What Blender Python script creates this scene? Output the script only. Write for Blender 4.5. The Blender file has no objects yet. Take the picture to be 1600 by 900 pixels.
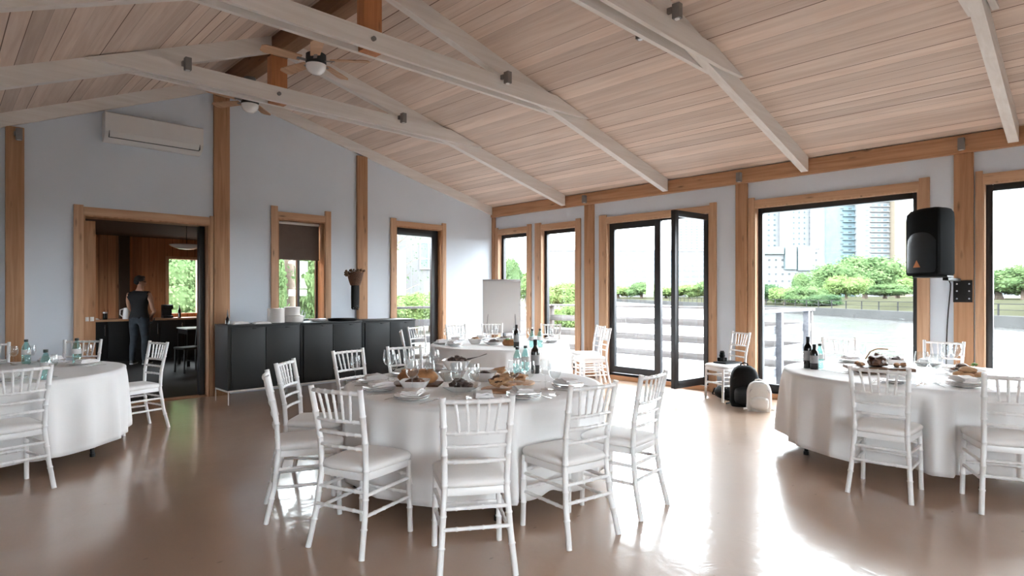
import bpy, bmesh, math, random
SKY, EXPO = 16.0, 0.5
from mathutils import Vector, Matrix, noise

random.seed(7)
S = bpy.context.scene
COL = S.collection
PI = math.pi


# ------------------------------------------------------------------ helpers
class MB:
    """Collects shapes into one mesh."""

    def __init__(self):
        self.bm = bmesh.new()

    def _add(self, vs, fs, M=None):
        bv = [self.bm.verts.new(M @ Vector(v) if M else v) for v in vs]
        for f in fs:
            try:
                self.bm.faces.new([bv[i] for i in f])
            except ValueError:
                pass
        return bv

    def box(self, x0, x1, y0, y1, z0, z1, bev=0.0, M=None):
        vs = [(x, y, z) for x in (x0, x1) for y in (y0, y1) for z in (z0, z1)]
        fs = [(0, 1, 3, 2), (4, 6, 7, 5), (0, 4, 5, 1), (2, 3, 7, 6), (0, 2, 6, 4), (1, 5, 7, 3)]
        bv = self._add(vs, fs, M)
        if bev > 0:
            es = set()
            for v in bv:
                es.update(v.link_edges)
            bmesh.ops.bevel(self.bm, geom=list(es), offset=bev, segments=2, affect='EDGES', profile=0.6)
        return self

    def cbox(self, c, s, bev=0.0, M=None):
        return self.box(c[0] - s[0] / 2, c[0] + s[0] / 2, c[1] - s[1] / 2, c[1] + s[1] / 2, c[2] - s[2] / 2, c[2] + s[2] / 2, bev, M)

    def tube(self, pts, rad, n=10, caps=True, M=None, squash=None):
        pts = [Vector(p) for p in pts]
        if not hasattr(rad, '__len__'):
            rad = [rad] * len(pts)
        vs, fs = [], []
        up = Vector((0, 0, 1))
        t0 = (pts[-1] - pts[0]).normalized()
        if abs(t0.dot(up)) > 0.9:
            up = Vector((0, 1, 0))
        for i, p in enumerate(pts):
            t = (pts[min(i + 1, len(pts) - 1)] - pts[max(i - 1, 0)])
            if t.length < 1e-9:
                t = t0.copy()
            t.normalize()
            a = up.cross(t)
            if a.length < 1e-4:
                a = Vector((1, 0, 0)).cross(t)
            a.normalize()
            b = t.cross(a)
            for k in range(n):
                an = 2 * PI * k / n
                s2 = squash or 1.0
                vs.append(p + a * math.cos(an) * rad[i] + b * math.sin(an) * rad[i] * s2)
        m = len(pts)
        for i in range(m - 1):
            for k in range(n):
                k2 = (k + 1) % n
                fs.append((i * n + k, i * n + k2, (i + 1) * n + k2, (i + 1) * n + k))
        if caps:
            fs.append(tuple(range(n - 1, -1, -1)))
            fs.append(tuple((m - 1) * n + k for k in range(n)))
        self._add(vs, fs, M)
        return self

    def lathe(self, prof, n=24, c=(0, 0, 0), M=None, sx=1.0, sy=1.0):
        vs, fs = [], []
        for r, z in prof:
            for k in range(n):
                a = 2 * PI * k / n
                vs.append((c[0] + max(r, 1e-5) * math.cos(a) * sx, c[1] + max(r, 1e-5) * math.sin(a) * sy, c[2] + z))
        m = len(prof)
        for i in range(m - 1):
            for k in range(n):
                k2 = (k + 1) % n
                fs.append((i * n + k, i * n + k2, (i + 1) * n + k2, (i + 1) * n + k))
        if prof[0][0] > 1e-4:
            fs.append(tuple(range(n - 1, -1, -1)))
        if prof[-1][0] > 1e-4:
            fs.append(tuple((m - 1) * n + k for k in range(n)))
        bv = self._add(vs, fs, M)
        bmesh.ops.remove_doubles(self.bm, verts=[v for v in bv if v.is_valid], dist=2e-5)
        return self

    def prism(self, poly, axis, a, b, M=None):
        """poly: 2D points; extruded along axis 'x','y' or 'z' from a to b."""
        def P(u, v, w):
            return {'x': (w, u, v), 'y': (u, w, v), 'z': (u, v, w)}[axis]
        n = len(poly)
        vs = [P(u, v, a) for u, v in poly] + [P(u, v, b) for u, v in poly]
        fs = [tuple(range(n)), tuple(range(2 * n - 1, n - 1, -1))]
        for i in range(n):
            j = (i + 1) % n
            fs.append((i, i + n, j + n, j))
        self._add(vs, fs, M)
        return self

    def loft(self, rings, cap0=True, cap1=True, M=None):
        n = len(rings[0])
        vs = [p for r in rings for p in r]
        fs = []
        for i in range(len(rings) - 1):
            for k in range(n):
                k2 = (k + 1) % n
                fs.append((i * n + k, i * n + k2, (i + 1) * n + k2, (i + 1) * n + k))
        if cap0:
            fs.append(tuple(range(n - 1, -1, -1)))
        if cap1:
            fs.append(tuple((len(rings) - 1) * n + k for k in range(n)))
        self._add(vs, fs, M)
        return self

    def blob(self, c, r, seed=0, amp=0.15, fr=1.5, sub=2, sc=(1, 1, 1)):
        g = bmesh.new()
        bmesh.ops.create_icosphere(g, subdivisions=sub, radius=1)
        off = Vector((seed * 3.17, seed * 1.31, seed * 7.7))
        vs = []
        for v in g.verts:
            k = 1 + amp * noise.noise(v.co * fr + off)
            vs.append((c[0] + v.co.x * r * k * sc[0], c[1] + v.co.y * r * k * sc[1], c[2] + v.co.z * r * k * sc[2]))
        fs = [tuple(v.index for v in f.verts) for f in g.faces]
        g.free()
        self._add(vs, fs)
        return self

    def build(self, name, mat, parent=None, loc=(0, 0, 0), rz=0.0, ang=40, flat=False):
        bmesh.ops.recalc_face_normals(self.bm, faces=self.bm.faces)
        me = bpy.data.meshes.new(name)
        self.bm.to_mesh(me)
        self.bm.free()
        if not flat:
            me.polygons.foreach_set('use_smooth', [True] * len(me.polygons))
            try:
                me.set_sharp_from_angle(angle=math.radians(ang))
            except Exception:
                pass
        me.materials.append(mat)
        o = bpy.data.objects.new(name, me)
        COL.objects.link(o)
        o.location = loc
        o.rotation_euler = (0, 0, rz)
        if parent is not None:
            o.parent = parent
        return o


def tag(o, label=None, cat=None, group=None, kind=None):
    if label:
        o['label'] = label
    if cat:
        o['category'] = cat
    if group:
        o['group'] = group
    if kind:
        o['kind'] = kind
    return o


def struct(o):
    o['kind'] = 'structure'
    return o


def empty(name, loc=(0, 0, 0), rz=0.0, label=None, cat=None, group=None):
    o = bpy.data.objects.new(name, None)
    o.empty_display_size = 0.1
    COL.objects.link(o)
    o.location = loc
    o.rotation_euler = (0, 0, rz)
    return tag(o, label, cat, group)


def sempty(name, loc=(0, 0, 0), rz=0.0):
    o = empty(name, loc, rz)
    o['kind'] = 'structure'
    return o


KIDS = {}


def kids(o):
    return [c for c in COL.objects if c.parent == o]


def dup(root, loc, rz=0.0, label=None, group=None, scale=None):
    if root.name not in KIDS:
        KIDS[root.name] = [(c, [(g, []) for g in kids(c)]) for c in kids(root)]
    r = root.copy()
    COL.objects.link(r)
    r.location = loc
    r.rotation_euler = (0, 0, rz)
    if scale is not None:
        r.scale = scale if hasattr(scale, '__len__') else (scale,) * 3
    if label:
        r['label'] = label
    if group:
        r['group'] = group
    for c, gs in KIDS[root.name]:
        c2 = c.copy()
        COL.objects.link(c2)
        c2.parent = r
        for g, _ in gs:
            g2 = g.copy()
            COL.objects.link(g2)
            g2.parent = c2
    return r


class Proto:
    """First placement moves the original, later ones copy it."""

    def __init__(self, root):
        self.root, self.used = root, False

    def put(self, loc, rz=0.0, label=None, group=None, scale=None):
        if not self.used:
            self.used = True
            KIDS[self.root.name] = [(c, [(g, []) for g in kids(c)]) for c in kids(self.root)]
            r = self.root
            r.location = loc
            r.rotation_euler = (0, 0, rz)
            r.scale = (1, 1, 1) if scale is None else (scale if hasattr(scale, '__len__') else (scale,) * 3)
            if label:
                r['label'] = label
            if group:
                r['group'] = group
            return r
        return dup(self.root, loc, rz, label, group, scale if scale is not None else 1.0)


# ------------------------------------------------------------------ materials
def _new(name):
    m = bpy.data.materials.new(name)
    m.use_nodes = True
    nt = m.node_tree
    nt.nodes.clear()
    out = nt.nodes.new('ShaderNodeOutputMaterial')
    return m, nt, out


def N(nt, typ, **kw):
    n = nt.nodes.new(typ)
    for k, v in kw.items():
        if k in ('operation', 'blend_type', 'data_type', 'noise_dimensions', 'feature', 'distance', 'wave_type', 'bands_direction', 'interpolation_type'):
            setattr(n, k, v)
        else:
            n.inputs[k].default_value = v
    return n


def L(nt, a, b):
    nt.links.new(a, b)


def rgb(*c):
    return (c[0], c[1], c[2], 1.0)


def s2l(r, g, b):
    def f(v):
        v /= 255.0
        return v / 12.92 if v <= 0.04045 else ((v + 0.055) / 1.055) ** 2.4
    return (f(r), f(g), f(b))


def mat(name, col, rough=0.5, metal=0.0, var=0.0, vscale=8.0, bump=0.0, bscale=60.0, spec=0.5, coat=0.0, sheen=0.0, trans=0.0):
    """Plain surface with a little procedural colour variation and relief."""
    m, nt, out = _new(name)
    p = N(nt, 'ShaderNodeBsdfPrincipled', Roughness=rough, Metallic=metal)
    p.inputs['Specular IOR Level'].default_value = spec
    p.inputs['Coat Weight'].default_value = coat
    p.inputs['Sheen Weight'].default_value = sheen
    tc = N(nt, 'ShaderNodeTexCoord')
    if var > 0:
        no = N(nt, 'ShaderNodeTexNoise', Scale=vscale, Detail=4.0)
        L(nt, tc.outputs['Object'], no.inputs['Vector'])
        r = N(nt, 'ShaderNodeValToRGB')
        r.color_ramp.elements[0].color = rgb(*[c * (1 - var) for c in col])
        r.color_ramp.elements[1].color = rgb(*[min(1, c * (1 + var)) for c in col])
        r.color_ramp.elements[0].position = 0.3
        r.color_ramp.elements[1].position = 0.7
        L(nt, no.outputs['Fac'], r.inputs['Fac'])
        L(nt, r.outputs['Color'], p.inputs['Base Color'])
    else:
        p.inputs['Base Color'].default_value = rgb(*col)
    if bump > 0:
        nb = N(nt, 'ShaderNodeTexNoise', Scale=bscale, Detail=3.0)
        L(nt, tc.outputs['Object'], nb.inputs['Vector'])
        b = N(nt, 'ShaderNodeBump', Strength=bump, Distance=0.01)
        L(nt, nb.outputs['Fac'], b.inputs['Height'])
        L(nt, b.outputs['Normal'], p.inputs['Normal'])
    if trans > 0:
        tr = N(nt, 'ShaderNodeBsdfTranslucent', Color=rgb(*col))
        mx = N(nt, 'ShaderNodeMixShader', Fac=trans)
        L(nt, p.outputs[0], mx.inputs[1])
        L(nt, tr.outputs[0], mx.inputs[2])
        L(nt, mx.outputs[0], out.inputs['Surface'])
    else:
        L(nt, p.outputs[0], out.inputs['Surface'])
    return m


def wood(name, c0, c1, axis='z', rough=0.55, scale=1.0, world=True, knots=True, plank=0.0, plank_axis='x', tone=(0.72, 1.12), gap=(0.012, 0.075)):
    """Grain stretched along an axis; optional plank joints every `plank` metres along plank_axis."""
    m, nt, out = _new(name)
    p = N(nt, 'ShaderNodeBsdfPrincipled', Roughness=rough)
    p.inputs['Specular IOR Level'].default_value = 0.3
    if world:
        co = N(nt, 'ShaderNodeNewGeometry').outputs['Position']
    else:
        co = N(nt, 'ShaderNodeTexCoord').outputs['Object']
    mp = N(nt, 'ShaderNodeMapping')
    s = {'x': (1.2, 22, 22), 'y': (22, 1.2, 22), 'z': (22, 22, 1.2)}[axis]
    mp.inputs['Scale'].default_value = tuple(v * scale for v in s)
    L(nt, co, mp.inputs['Vector'])
    no = N(nt, 'ShaderNodeTexNoise', Scale=1.0, Detail=5.0, Distortion=0.6)
    L(nt, mp.outputs[0], no.inputs['Vector'])
    r = N(nt, 'ShaderNodeValToRGB')
    r.color_ramp.elements[0].color = rgb(*c0)
    r.color_ramp.elements[1].color = rgb(*c1)
    r.color_ramp.elements[0].position = 0.32
    r.color_ramp.elements[1].position = 0.68
    L(nt, no.outputs['Fac'], r.inputs['Fac'])
    col = r.outputs['Color']
    if knots:
        mp2 = N(nt, 'ShaderNodeMapping')
        s = {'x': (2.2, 9, 9), 'y': (9, 2.2, 9), 'z': (9, 9, 2.2)}[axis]
        mp2.inputs['Scale'].default_value = s
        L(nt, co, mp2.inputs['Vector'])
        vo = N(nt, 'ShaderNodeTexVoronoi', Scale=1.0)
        L(nt, mp2.outputs[0], vo.inputs['Vector'])
        kr = N(nt, 'ShaderNodeMapRange')
        kr.inputs['From Min'].default_value = 0.04
        kr.inputs['From Max'].default_value = 0.16
        kr.inputs['To Min'].default_value = 0.45
        kr.inputs['To Max'].default_value = 1.0
        L(nt, vo.outputs['Distance'], kr.inputs['Value'])
        mu = N(nt, 'ShaderNodeMix', data_type='RGBA', blend_type='MULTIPLY')
        mu.inputs['Factor'].default_value = 1.0
        L(nt, col, mu.inputs['A'])
        L(nt, kr.outputs[0], mu.inputs['B'])
        col = mu.outputs['Result']
    if plank > 0:
        sx = N(nt, 'ShaderNodeSeparateXYZ')
        L(nt, co, sx.inputs[0])
        d = N(nt, 'ShaderNodeMath', operation='DIVIDE')
        L(nt, sx.outputs[plank_axis.upper()], d.inputs[0])
        d.inputs[1].default_value = plank
        fl = N(nt, 'ShaderNodeMath', operation='FLOOR')
        L(nt, d.outputs[0], fl.inputs[0])
        fr = N(nt, 'ShaderNodeMath', operation='FRACT')
        L(nt, d.outputs[0], fr.inputs[0])
        wn = N(nt, 'ShaderNodeTexWhiteNoise', noise_dimensions='1D')
        L(nt, fl.outputs[0], wn.inputs['W'])
        # tone per plank
        mr = N(nt, 'ShaderNodeMapRange')
        mr.inputs['To Min'].default_value = tone[0]
        mr.inputs['To Max'].default_value = tone[1]
        L(nt, wn.outputs['Value'], mr.inputs['Value'])
        mu = N(nt, 'ShaderNodeMix', data_type='RGBA', blend_type='MULTIPLY')
        mu.inputs['Factor'].default_value = 1.0
        L(nt, col, mu.inputs['A'])
        L(nt, mr.outputs[0], mu.inputs['B'])
        # joint, each with a strength of its own
        lt = N(nt, 'ShaderNodeMath', operation='LESS_THAN')
        L(nt, fr.outputs[0], lt.inputs[0])
        gw = N(nt, 'ShaderNodeMapRange')
        gw.inputs['To Min'].default_value = gap[0]
        gw.inputs['To Max'].default_value = gap[1]
        L(nt, wn.outputs['Color'], gw.inputs['Value'])
        L(nt, gw.outputs[0], lt.inputs[1])
        gm = N(nt, 'ShaderNodeMix', data_type='RGBA', blend_type='MIX')
        L(nt, lt.outputs[0], gm.inputs['Factor'])
        L(nt, mu.outputs['Result'], gm.inputs['A'])
        gm.inputs['B'].default_value = rgb(c0[0] * 0.25, c0[1] * 0.2, c0[2] * 0.17)
        col = gm.outputs['Result']
    L(nt, col, p.inputs['Base Color'])
    L(nt, p.outputs[0], out.inputs['Surface'])
    return m


def thin_glass(name, tint=(1, 1, 1), base=0.02, edge=0.6, rough=0.0, power=4.0):
    """A thin pane: lets light straight through and mirrors more towards grazing angles."""
    m, nt, out = _new(name)
    t = N(nt, 'ShaderNodeBsdfTransparent', Color=rgb(*tint))
    g = N(nt, 'ShaderNodeBsdfGlossy', Roughness=rough)
    g.inputs['Color'].default_value = rgb(1, 1, 1)
    lw = N(nt, 'ShaderNodeLayerWeight', Blend=0.5)
    pw = N(nt, 'ShaderNodeMath', operation='POWER')
    L(nt, lw.outputs['Facing'], pw.inputs[0])
    pw.inputs[1].default_value = power
    mr = N(nt, 'ShaderNodeMapRange')
    mr.inputs['To Min'].default_value = base
    mr.inputs['To Max'].default_value = edge
    L(nt, pw.outputs[0], mr.inputs['Value'])
    mx = N(nt, 'ShaderNodeMixShader')
    L(nt, mr.outputs[0], mx.inputs['Fac'])
    L(nt, t.outputs[0], mx.inputs[1])
    L(nt, g.outputs[0], mx.inputs[2])
    L(nt, mx.outputs[0], out.inputs['Surface'])
    return m


def leafmat(name, c0, c1, scale=0.6):
    m, nt, out = _new(name)
    co = N(nt, 'ShaderNodeNewGeometry').outputs['Position']
    no = N(nt, 'ShaderNodeTexNoise', Scale=scale, Detail=6.0)
    L(nt, co, no.inputs['Vector'])
    r = N(nt, 'ShaderNodeValToRGB')
    r.color_ramp.elements[0].color = rgb(*c0)
    r.color_ramp.elements[1].color = rgb(*c1)
    r.color_ramp.elements[0].position = 0.35
    r.color_ramp.elements[1].position = 0.65
    L(nt, no.outputs['Fac'], r.inputs['Fac'])
    d = N(nt, 'ShaderNodeBsdfDiffuse')
    t = N(nt, 'ShaderNodeBsdfTranslucent')
    L(nt, r.outputs['Color'], d.inputs['Color'])
    L(nt, r.outputs['Color'], t.inputs['Color'])
    mx = N(nt, 'ShaderNodeMixShader', Fac=0.35)
    L(nt, d.outputs[0], mx.inputs[1])
    L(nt, t.outputs[0], mx.inputs[2])
    L(nt, mx.outputs[0], out.inputs['Surface'])
    return m


def floor_mat():
    m, nt, out = _new('poured_floor')
    p = N(nt, 'ShaderNodeBsdfPrincipled')
    co = N(nt, 'ShaderNodeNewGeometry').outputs['Position']
    n1 = N(nt, 'ShaderNodeTexNoise', Scale=0.55, Detail=5.0, Distortion=0.8)
    L(nt, co, n1.inputs['Vector'])
    r = N(nt, 'ShaderNodeValToRGB')
    r.color_ramp.elements[0].color = rgb(0.42, 0.28, 0.195)
    r.color_ramp.elements[1].color = rgb(0.48, 0.345, 0.255)
    r.color_ramp.elements[0].position = 0.3
    r.color_ramp.elements[1].position = 0.7
    L(nt, n1.outputs['Fac'], r.inputs['Fac'])
    # small dark scuffs
    mp = N(nt, 'ShaderNodeMapping')
    mp.inputs['Scale'].default_value = (3.0, 7.0, 1.0)
    L(nt, co, mp.inputs['Vector'])
    vo = N(nt, 'ShaderNodeTexVoronoi', Scale=1.0)
    L(nt, mp.outputs[0], vo.inputs['Vector'])
    kr = N(nt, 'ShaderNodeMapRange')
    kr.inputs['From Min'].default_value = 0.03
    kr.inputs['From Max'].default_value = 0.06
    kr.inputs['To Min'].default_value = 0.6
    L(nt, vo.outputs['Distance'], kr.inputs['Value'])
    mu = N(nt, 'ShaderNodeMix', data_type='RGBA', blend_type='MULTIPLY')
    mu.inputs['Factor'].default_value = 1.0
    L(nt, r.outputs['Color'], mu.inputs['A'])
    L(nt, kr.outputs[0], mu.inputs['B'])
    L(nt, mu.outputs['Result'], p.inputs['Base Color'])
    n2 = N(nt, 'ShaderNodeTexNoise', Scale=2.3, Detail=4.0)
    L(nt, co, n2.inputs['Vector'])
    rr = N(nt, 'ShaderNodeMapRange')
    rr.inputs['To Min'].default_value = 0.30
    rr.inputs['To Max'].default_value = 0.42
    L(nt, n2.outputs['Fac'], rr.inputs['Value'])
    L(nt, rr.outputs[0], p.inputs['Roughness'])
    p.inputs['Specular IOR Level'].default_value = 0.6
    p.inputs['Coat Weight'].default_value = 1.0
    p.inputs['Coat Roughness'].default_value = 0.13
    n3 = N(nt, 'ShaderNodeTexNoise', Scale=6.0, Detail=3.0, Distortion=1.0)
    L(nt, co, n3.inputs['Vector'])
    b = N(nt, 'ShaderNodeBump', Strength=0.10, Distance=0.02)
    L(nt, n3.outputs['Fac'], b.inputs['Height'])
    L(nt, b.outputs['Normal'], p.inputs['Normal'])
    L(nt, b.outputs['Normal'], p.inputs['Coat Normal'])
    L(nt, p.outputs[0], out.inputs['Surface'])
    return m


def water_mat():
    m, nt, out = _new('river_water')
    p = N(nt, 'ShaderNodeBsdfPrincipled', Roughness=0.12)
    p.inputs['Base Color'].default_value = rgb(0.056, 0.056, 0.054)
    p.inputs['Specular IOR Level'].default_value = 0.5
    co = N(nt, 'ShaderNodeNewGeometry').outputs['Position']
    n3 = N(nt, 'ShaderNodeTexNoise', Scale=0.9, Detail=4.0)
    L(nt, co, n3.inputs['Vector'])
    b = N(nt, 'ShaderNodeBump', Strength=0.35, Distance=0.3)
    L(nt, n3.outputs['Fac'], b.inputs['Height'])
    L(nt, b.outputs['Normal'], p.inputs['Normal'])
    L(nt, p.outputs[0], out.inputs['Surface'])
    return m


M = {}
M['floor'] = floor_mat()
M['water'] = water_mat()
M['wall'] = mat('wall_paint', (0.655, 0.715, 0.785), 0.75, var=0.02, vscale=2.0, bump=0.03, bscale=150)
M['ceil'] = wood('whitewashed_boards', (0.66, 0.52, 0.435), (0.77, 0.645, 0.56), 'y', 0.7, plank=0.128, plank_axis='x', knots=False, tone=(0.82, 1.08), gap=(-0.05, 0.11))
M['beamwhite'] = wood('whitewashed_timber', (0.72, 0.68, 0.64), (0.80, 0.77, 0.74), 'x', 0.65, knots=False)
M['pinez'] = wood('pine_upright', (0.36, 0.185, 0.092), (0.50, 0.29, 0.165), 'z', 0.55)
M['piney'] = wood('pine_along_wall', (0.36, 0.18, 0.088), (0.50, 0.285, 0.16), 'y', 0.55)
M['pinex'] = wood('pine_across', (0.36, 0.185, 0.092), (0.50, 0.29, 0.165), 'x', 0.55)
M['casez'] = wood('casing_upright', (0.47, 0.28, 0.165), (0.60, 0.385, 0.245), 'z', 0.5)
M['casey'] = wood('casing_head_side', (0.47, 0.28, 0.165), (0.60, 0.385, 0.245), 'y', 0.5)
M['casex'] = wood('casing_head_back', (0.47, 0.28, 0.165), (0.60, 0.385, 0.245), 'x', 0.5)
M['ridge'] = wood('ridge_timber', (0.20, 0.10, 0.05), (0.30, 0.16, 0.085), 'y', 0.6)
M['king'] = wood('king_post_timber', (0.42, 0.165, 0.07), (0.56, 0.24, 0.105), 'z', 0.5)
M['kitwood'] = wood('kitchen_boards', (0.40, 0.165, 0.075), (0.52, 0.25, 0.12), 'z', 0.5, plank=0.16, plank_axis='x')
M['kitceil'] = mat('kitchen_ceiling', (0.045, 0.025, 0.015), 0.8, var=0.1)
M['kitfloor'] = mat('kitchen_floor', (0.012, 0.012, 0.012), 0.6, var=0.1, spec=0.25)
M['frame'] = mat('black_frame', (0.018, 0.02, 0.023), 0.35, bump=0.02)
M['pane'] = thin_glass('window_pane', (0.98, 0.99, 0.985), 0.03, 0.5, power=5.0)
M['chair'] = mat('chair_lacquer', (0.80, 0.80, 0.80), 0.3, var=0.02, vscale=5)
M['cushion'] = mat('cushion_cloth', (0.82, 0.81, 0.80), 0.8, var=0.03, vscale=6, bump=0.15, bscale=25, sheen=0.2)
M['cloth'] = mat('table_linen', (0.80, 0.80, 0.80), 0.85, var=0.015, vscale=3, bump=0.05, bscale=200, sheen=0.2)
M['napkin'] = mat('napkin_linen', (0.78, 0.77, 0.77), 0.9, var=0.03, bump=0.1, bscale=120)
M['black'] = mat('black_metal', (0.008, 0.008, 0.008), 0.5, spec=0.3)
M['char'] = mat('charcoal_lacquer', (0.020, 0.022, 0.023), 0.5, var=0.06, vscale=3, bump=0.02, spec=0.3)
M['steelw'] = mat('white_steel', (0.75, 0.74, 0.72), 0.35)
M['china'] = mat('white_china', (0.80, 0.79, 0.78), 0.22, coat=0.3)
M['silver'] = mat('cutlery_steel', (0.72, 0.72, 0.72), 0.18, 1.0)
M['glass'] = thin_glass('drinking_glass', (0.965, 0.975, 0.975), 0.04, 0.6, power=2.5)
M['bottle'] = mat('wine_bottle_glass', (0.006, 0.008, 0.006), 0.08, coat=0.6)
M['pet'] = thin_glass('water_bottle_plastic', (0.62, 0.87, 0.85), 0.10, 0.8, 0.05, power=2.0)
M['petcap'] = mat('bottle_cap', (0.02, 0.035, 0.03), 0.4)
M['paper'] = mat('paper_label', (0.72, 0.71, 0.70), 0.7, var=0.05, vscale=30)
M['greylabel'] = mat('grey_label', (0.33, 0.33, 0.33), 0.6, var=0.1, vscale=30)
M['bread'] = mat('bread_crust', (0.36, 0.17, 0.07), 0.75, var=0.35, vscale=14, bump=0.4, bscale=40)
M['roll'] = mat('bread_roll', (0.55, 0.33, 0.18), 0.75, var=0.3, vscale=20, bump=0.4, bscale=50)
M['meat'] = mat('roast_meat', (0.14, 0.065, 0.035), 0.5, var=0.5, vscale=25, bump=0.5, bscale=60)
M['salad'] = mat('dark_salad', (0.09, 0.06, 0.05), 0.5, var=0.7, vscale=40, bump=0.5, bscale=60)
M['herb'] = mat('green_herb', (0.16, 0.34, 0.07), 0.6, var=0.3, vscale=40)
M['board'] = wood('serving_board_wood', (0.10, 0.05, 0.025), (0.17, 0.09, 0.05), 'x', 0.5, knots=False)
M['greyplastic'] = mat('grey_plastic', (0.20, 0.19, 0.185), 0.45)
M['lens'] = mat('lamp_glass', (0.85, 0.85, 0.85), 0.2, coat=0.5)
M['acwhite'] = mat('air_conditioner_shell', (0.70, 0.69, 0.68), 0.4, var=0.01)
M['dkgrey'] = mat('dark_seam', (0.05, 0.06, 0.06), 0.6)
M['blind'] = mat('blind_cloth', (0.16, 0.12, 0.10), 0.85, var=0.08, bump=0.1, bscale=200, trans=0.25)
M['deck'] = wood('deck_boards', (0.18, 0.18, 0.185), (0.26, 0.26, 0.265), 'y', 0.75, plank=0.14, plank_axis='x', knots=False)
M['rail'] = wood('weathered_rail_shaded', (0.095, 0.083, 0.078), (0.15, 0.135, 0.128), 'y', 0.8, knots=False)  # weathered timber, shade of the house side put into the colour
M['rail_lit'] = wood('weathered_rail_lit', (0.14, 0.14, 0.155), (0.21, 0.21, 0.225), 'x', 0.7, knots=False)  # same timber, lightened and bluer where it faces the sky
M['white'] = mat('white_board', (0.68, 0.68, 0.68), 0.35)
M['alu'] = mat('brushed_aluminium', (0.42, 0.41, 0.41), 0.35, 0.7)
M['bagblack'] = mat('black_nylon', (0.006, 0.0065, 0.007), 0.7, var=0.2, vscale=30, bump=0.2, bscale=120, spec=0.15)
M['bagpanel'] = mat('black_panel', (0.012, 0.016, 0.02), 0.4, bump=0.1, spec=0.3)
M['bagwhite'] = mat('white_leather', (0.62, 0.61, 0.59), 0.5, var=0.05, bump=0.15, bscale=60)
M['spk'] = mat('speaker_shell', (0.004, 0.0045, 0.005), 0.75, bump=0.05, bscale=300, spec=0.08)
M['grille'] = mat('speaker_grille', (0.012, 0.015, 0.018), 0.5, 0.0, bump=0.2, bscale=500, spec=0.25)
M['orange'] = mat('orange_badge', (0.42, 0.14, 0.03), 0.5)
M['wicker'] = mat('brown_wicker', (0.10, 0.045, 0.022), 0.8, var=0.4, vscale=60, bump=0.8, bscale=90)
M['dried'] = mat('dried_flowers', (0.16, 0.09, 0.05), 0.9, var=0.5, vscale=50)
M['tin'] = mat('white_tin', (0.60, 0.57, 0.54), 0.45, var=0.04)
M['skin'] = mat('skin', (0.52, 0.29, 0.19), 0.5, var=0.05)
M['hair'] = mat('dark_hair', (0.012, 0.009, 0.008), 0.5, bump=0.5, bscale=150)
M['shirt'] = mat('black_cotton', (0.008, 0.008, 0.009), 0.85, bump=0.2, bscale=60)
M['jeans'] = mat('dark_denim', (0.03, 0.038, 0.048), 0.85, var=0.3, vscale=12, bump=0.2, bscale=120)
M['shoe'] = mat('grey_shoe', (0.07, 0.07, 0.07), 0.6)
M['sole'] = mat('white_sole', (0.6, 0.6, 0.6), 0.6)
M['stone'] = mat('white_render', (0.13, 0.13, 0.13), 0.9, var=0.06, vscale=0.6, spec=0.0)
M['towerw'] = mat('tower_white', (0.17, 0.175, 0.18), 0.9, var=0.05, vscale=0.3, spec=0.0)
M['towerb'] = mat('tower_blue', (0.105, 0.145, 0.16), 0.8, var=0.08, vscale=0.2, spec=0.0)
M['towery'] = mat('tower_beige', (0.165, 0.14, 0.11), 0.9, var=0.05, vscale=0.3, spec=0.0)
M['bwin'] = mat('facade_glass', (0.075, 0.10, 0.11), 0.5, var=0.2, vscale=0.5, spec=0.2)
M['bdark'] = mat('facade_dark', (0.055, 0.06, 0.062), 0.6, spec=0.2)
M['teal'] = mat('teal_glazing', (0.10, 0.13, 0.137), 0.5, var=0.15, vscale=2, spec=0.2)
M['lawn'] = mat('lawn', (0.034, 0.0345, 0.022), 0.95, var=0.25, vscale=0.15, spec=0.0)
M['earth'] = mat('garden_ground', (0.13, 0.125, 0.11), 0.95, var=0.15, vscale=0.5, spec=0.0)
M['quay'] = mat('quay_concrete', (0.050, 0.050, 0.049), 0.9, var=0.15, vscale=0.3, spec=0.0)
M['bark'] = mat('bark', (0.13, 0.10, 0.075), 0.95, var=0.3, vscale=6, bump=0.6, bscale=20)
M['leafb'] = leafmat('leaves_bright', (0.11, 0.165, 0.055), (0.17, 0.235, 0.095))
M['leafm'] = leafmat('leaves_mid', (0.07, 0.12, 0.05), (0.125, 0.18, 0.08))
M['leafd'] = leafmat('leaves_dark', (0.035, 0.07, 0.035), (0.08, 0.125, 0.06))
M['fence'] = mat('quay_fence_steel', (0.03, 0.03, 0.03), 0.8, spec=0.0)
M['cable'] = mat('black_cable', (0.01, 0.01, 0.01), 0.6)
# ------------------------------------------------------------------ camera and daylight
EYE = 1.45
YAW = math.radians(45.5888)
cam = bpy.data.cameras.new('camera')
cam.sensor_width = 36.0
cam.lens = 36.0 * 921.44 / 1600.0
cam.shift_y = 9.75 / 1600.0
cam.clip_end = 2000
co = bpy.data.objects.new('camera', cam)
COL.objects.link(co)
co.location = (0, 0, EYE)
co.rotation_euler = (PI / 2, 0, YAW - PI / 2)
S.camera = co

w = bpy.data.worlds.new('overcast_sky')
S.world = w
w.use_nodes = True
bg = w.node_tree.nodes['Background']
bg.inputs['Color'].default_value = (0.87, 0.935, 1.0, 1)
bg.inputs['Strength'].default_value = SKY
S.view_settings.view_transform = 'Standard'
S.view_settings.look = 'None'
S.view_settings.gamma = 1.0
S.view_settings.use_curve_mapping = False
S.view_settings.exposure = EXPO
S.cycles.max_bounces = 10
S.cycles.diffuse_bounces = 6
S.cycles.glossy_bounces = 4
S.cycles.transparent_max_bounces = 24
S.cycles.sample_clamp_indirect = 80.0
S.cycles.caustics_reflective = False
S.cycles.caustics_refractive = False
S.cycles.use_denoising = True

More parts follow.
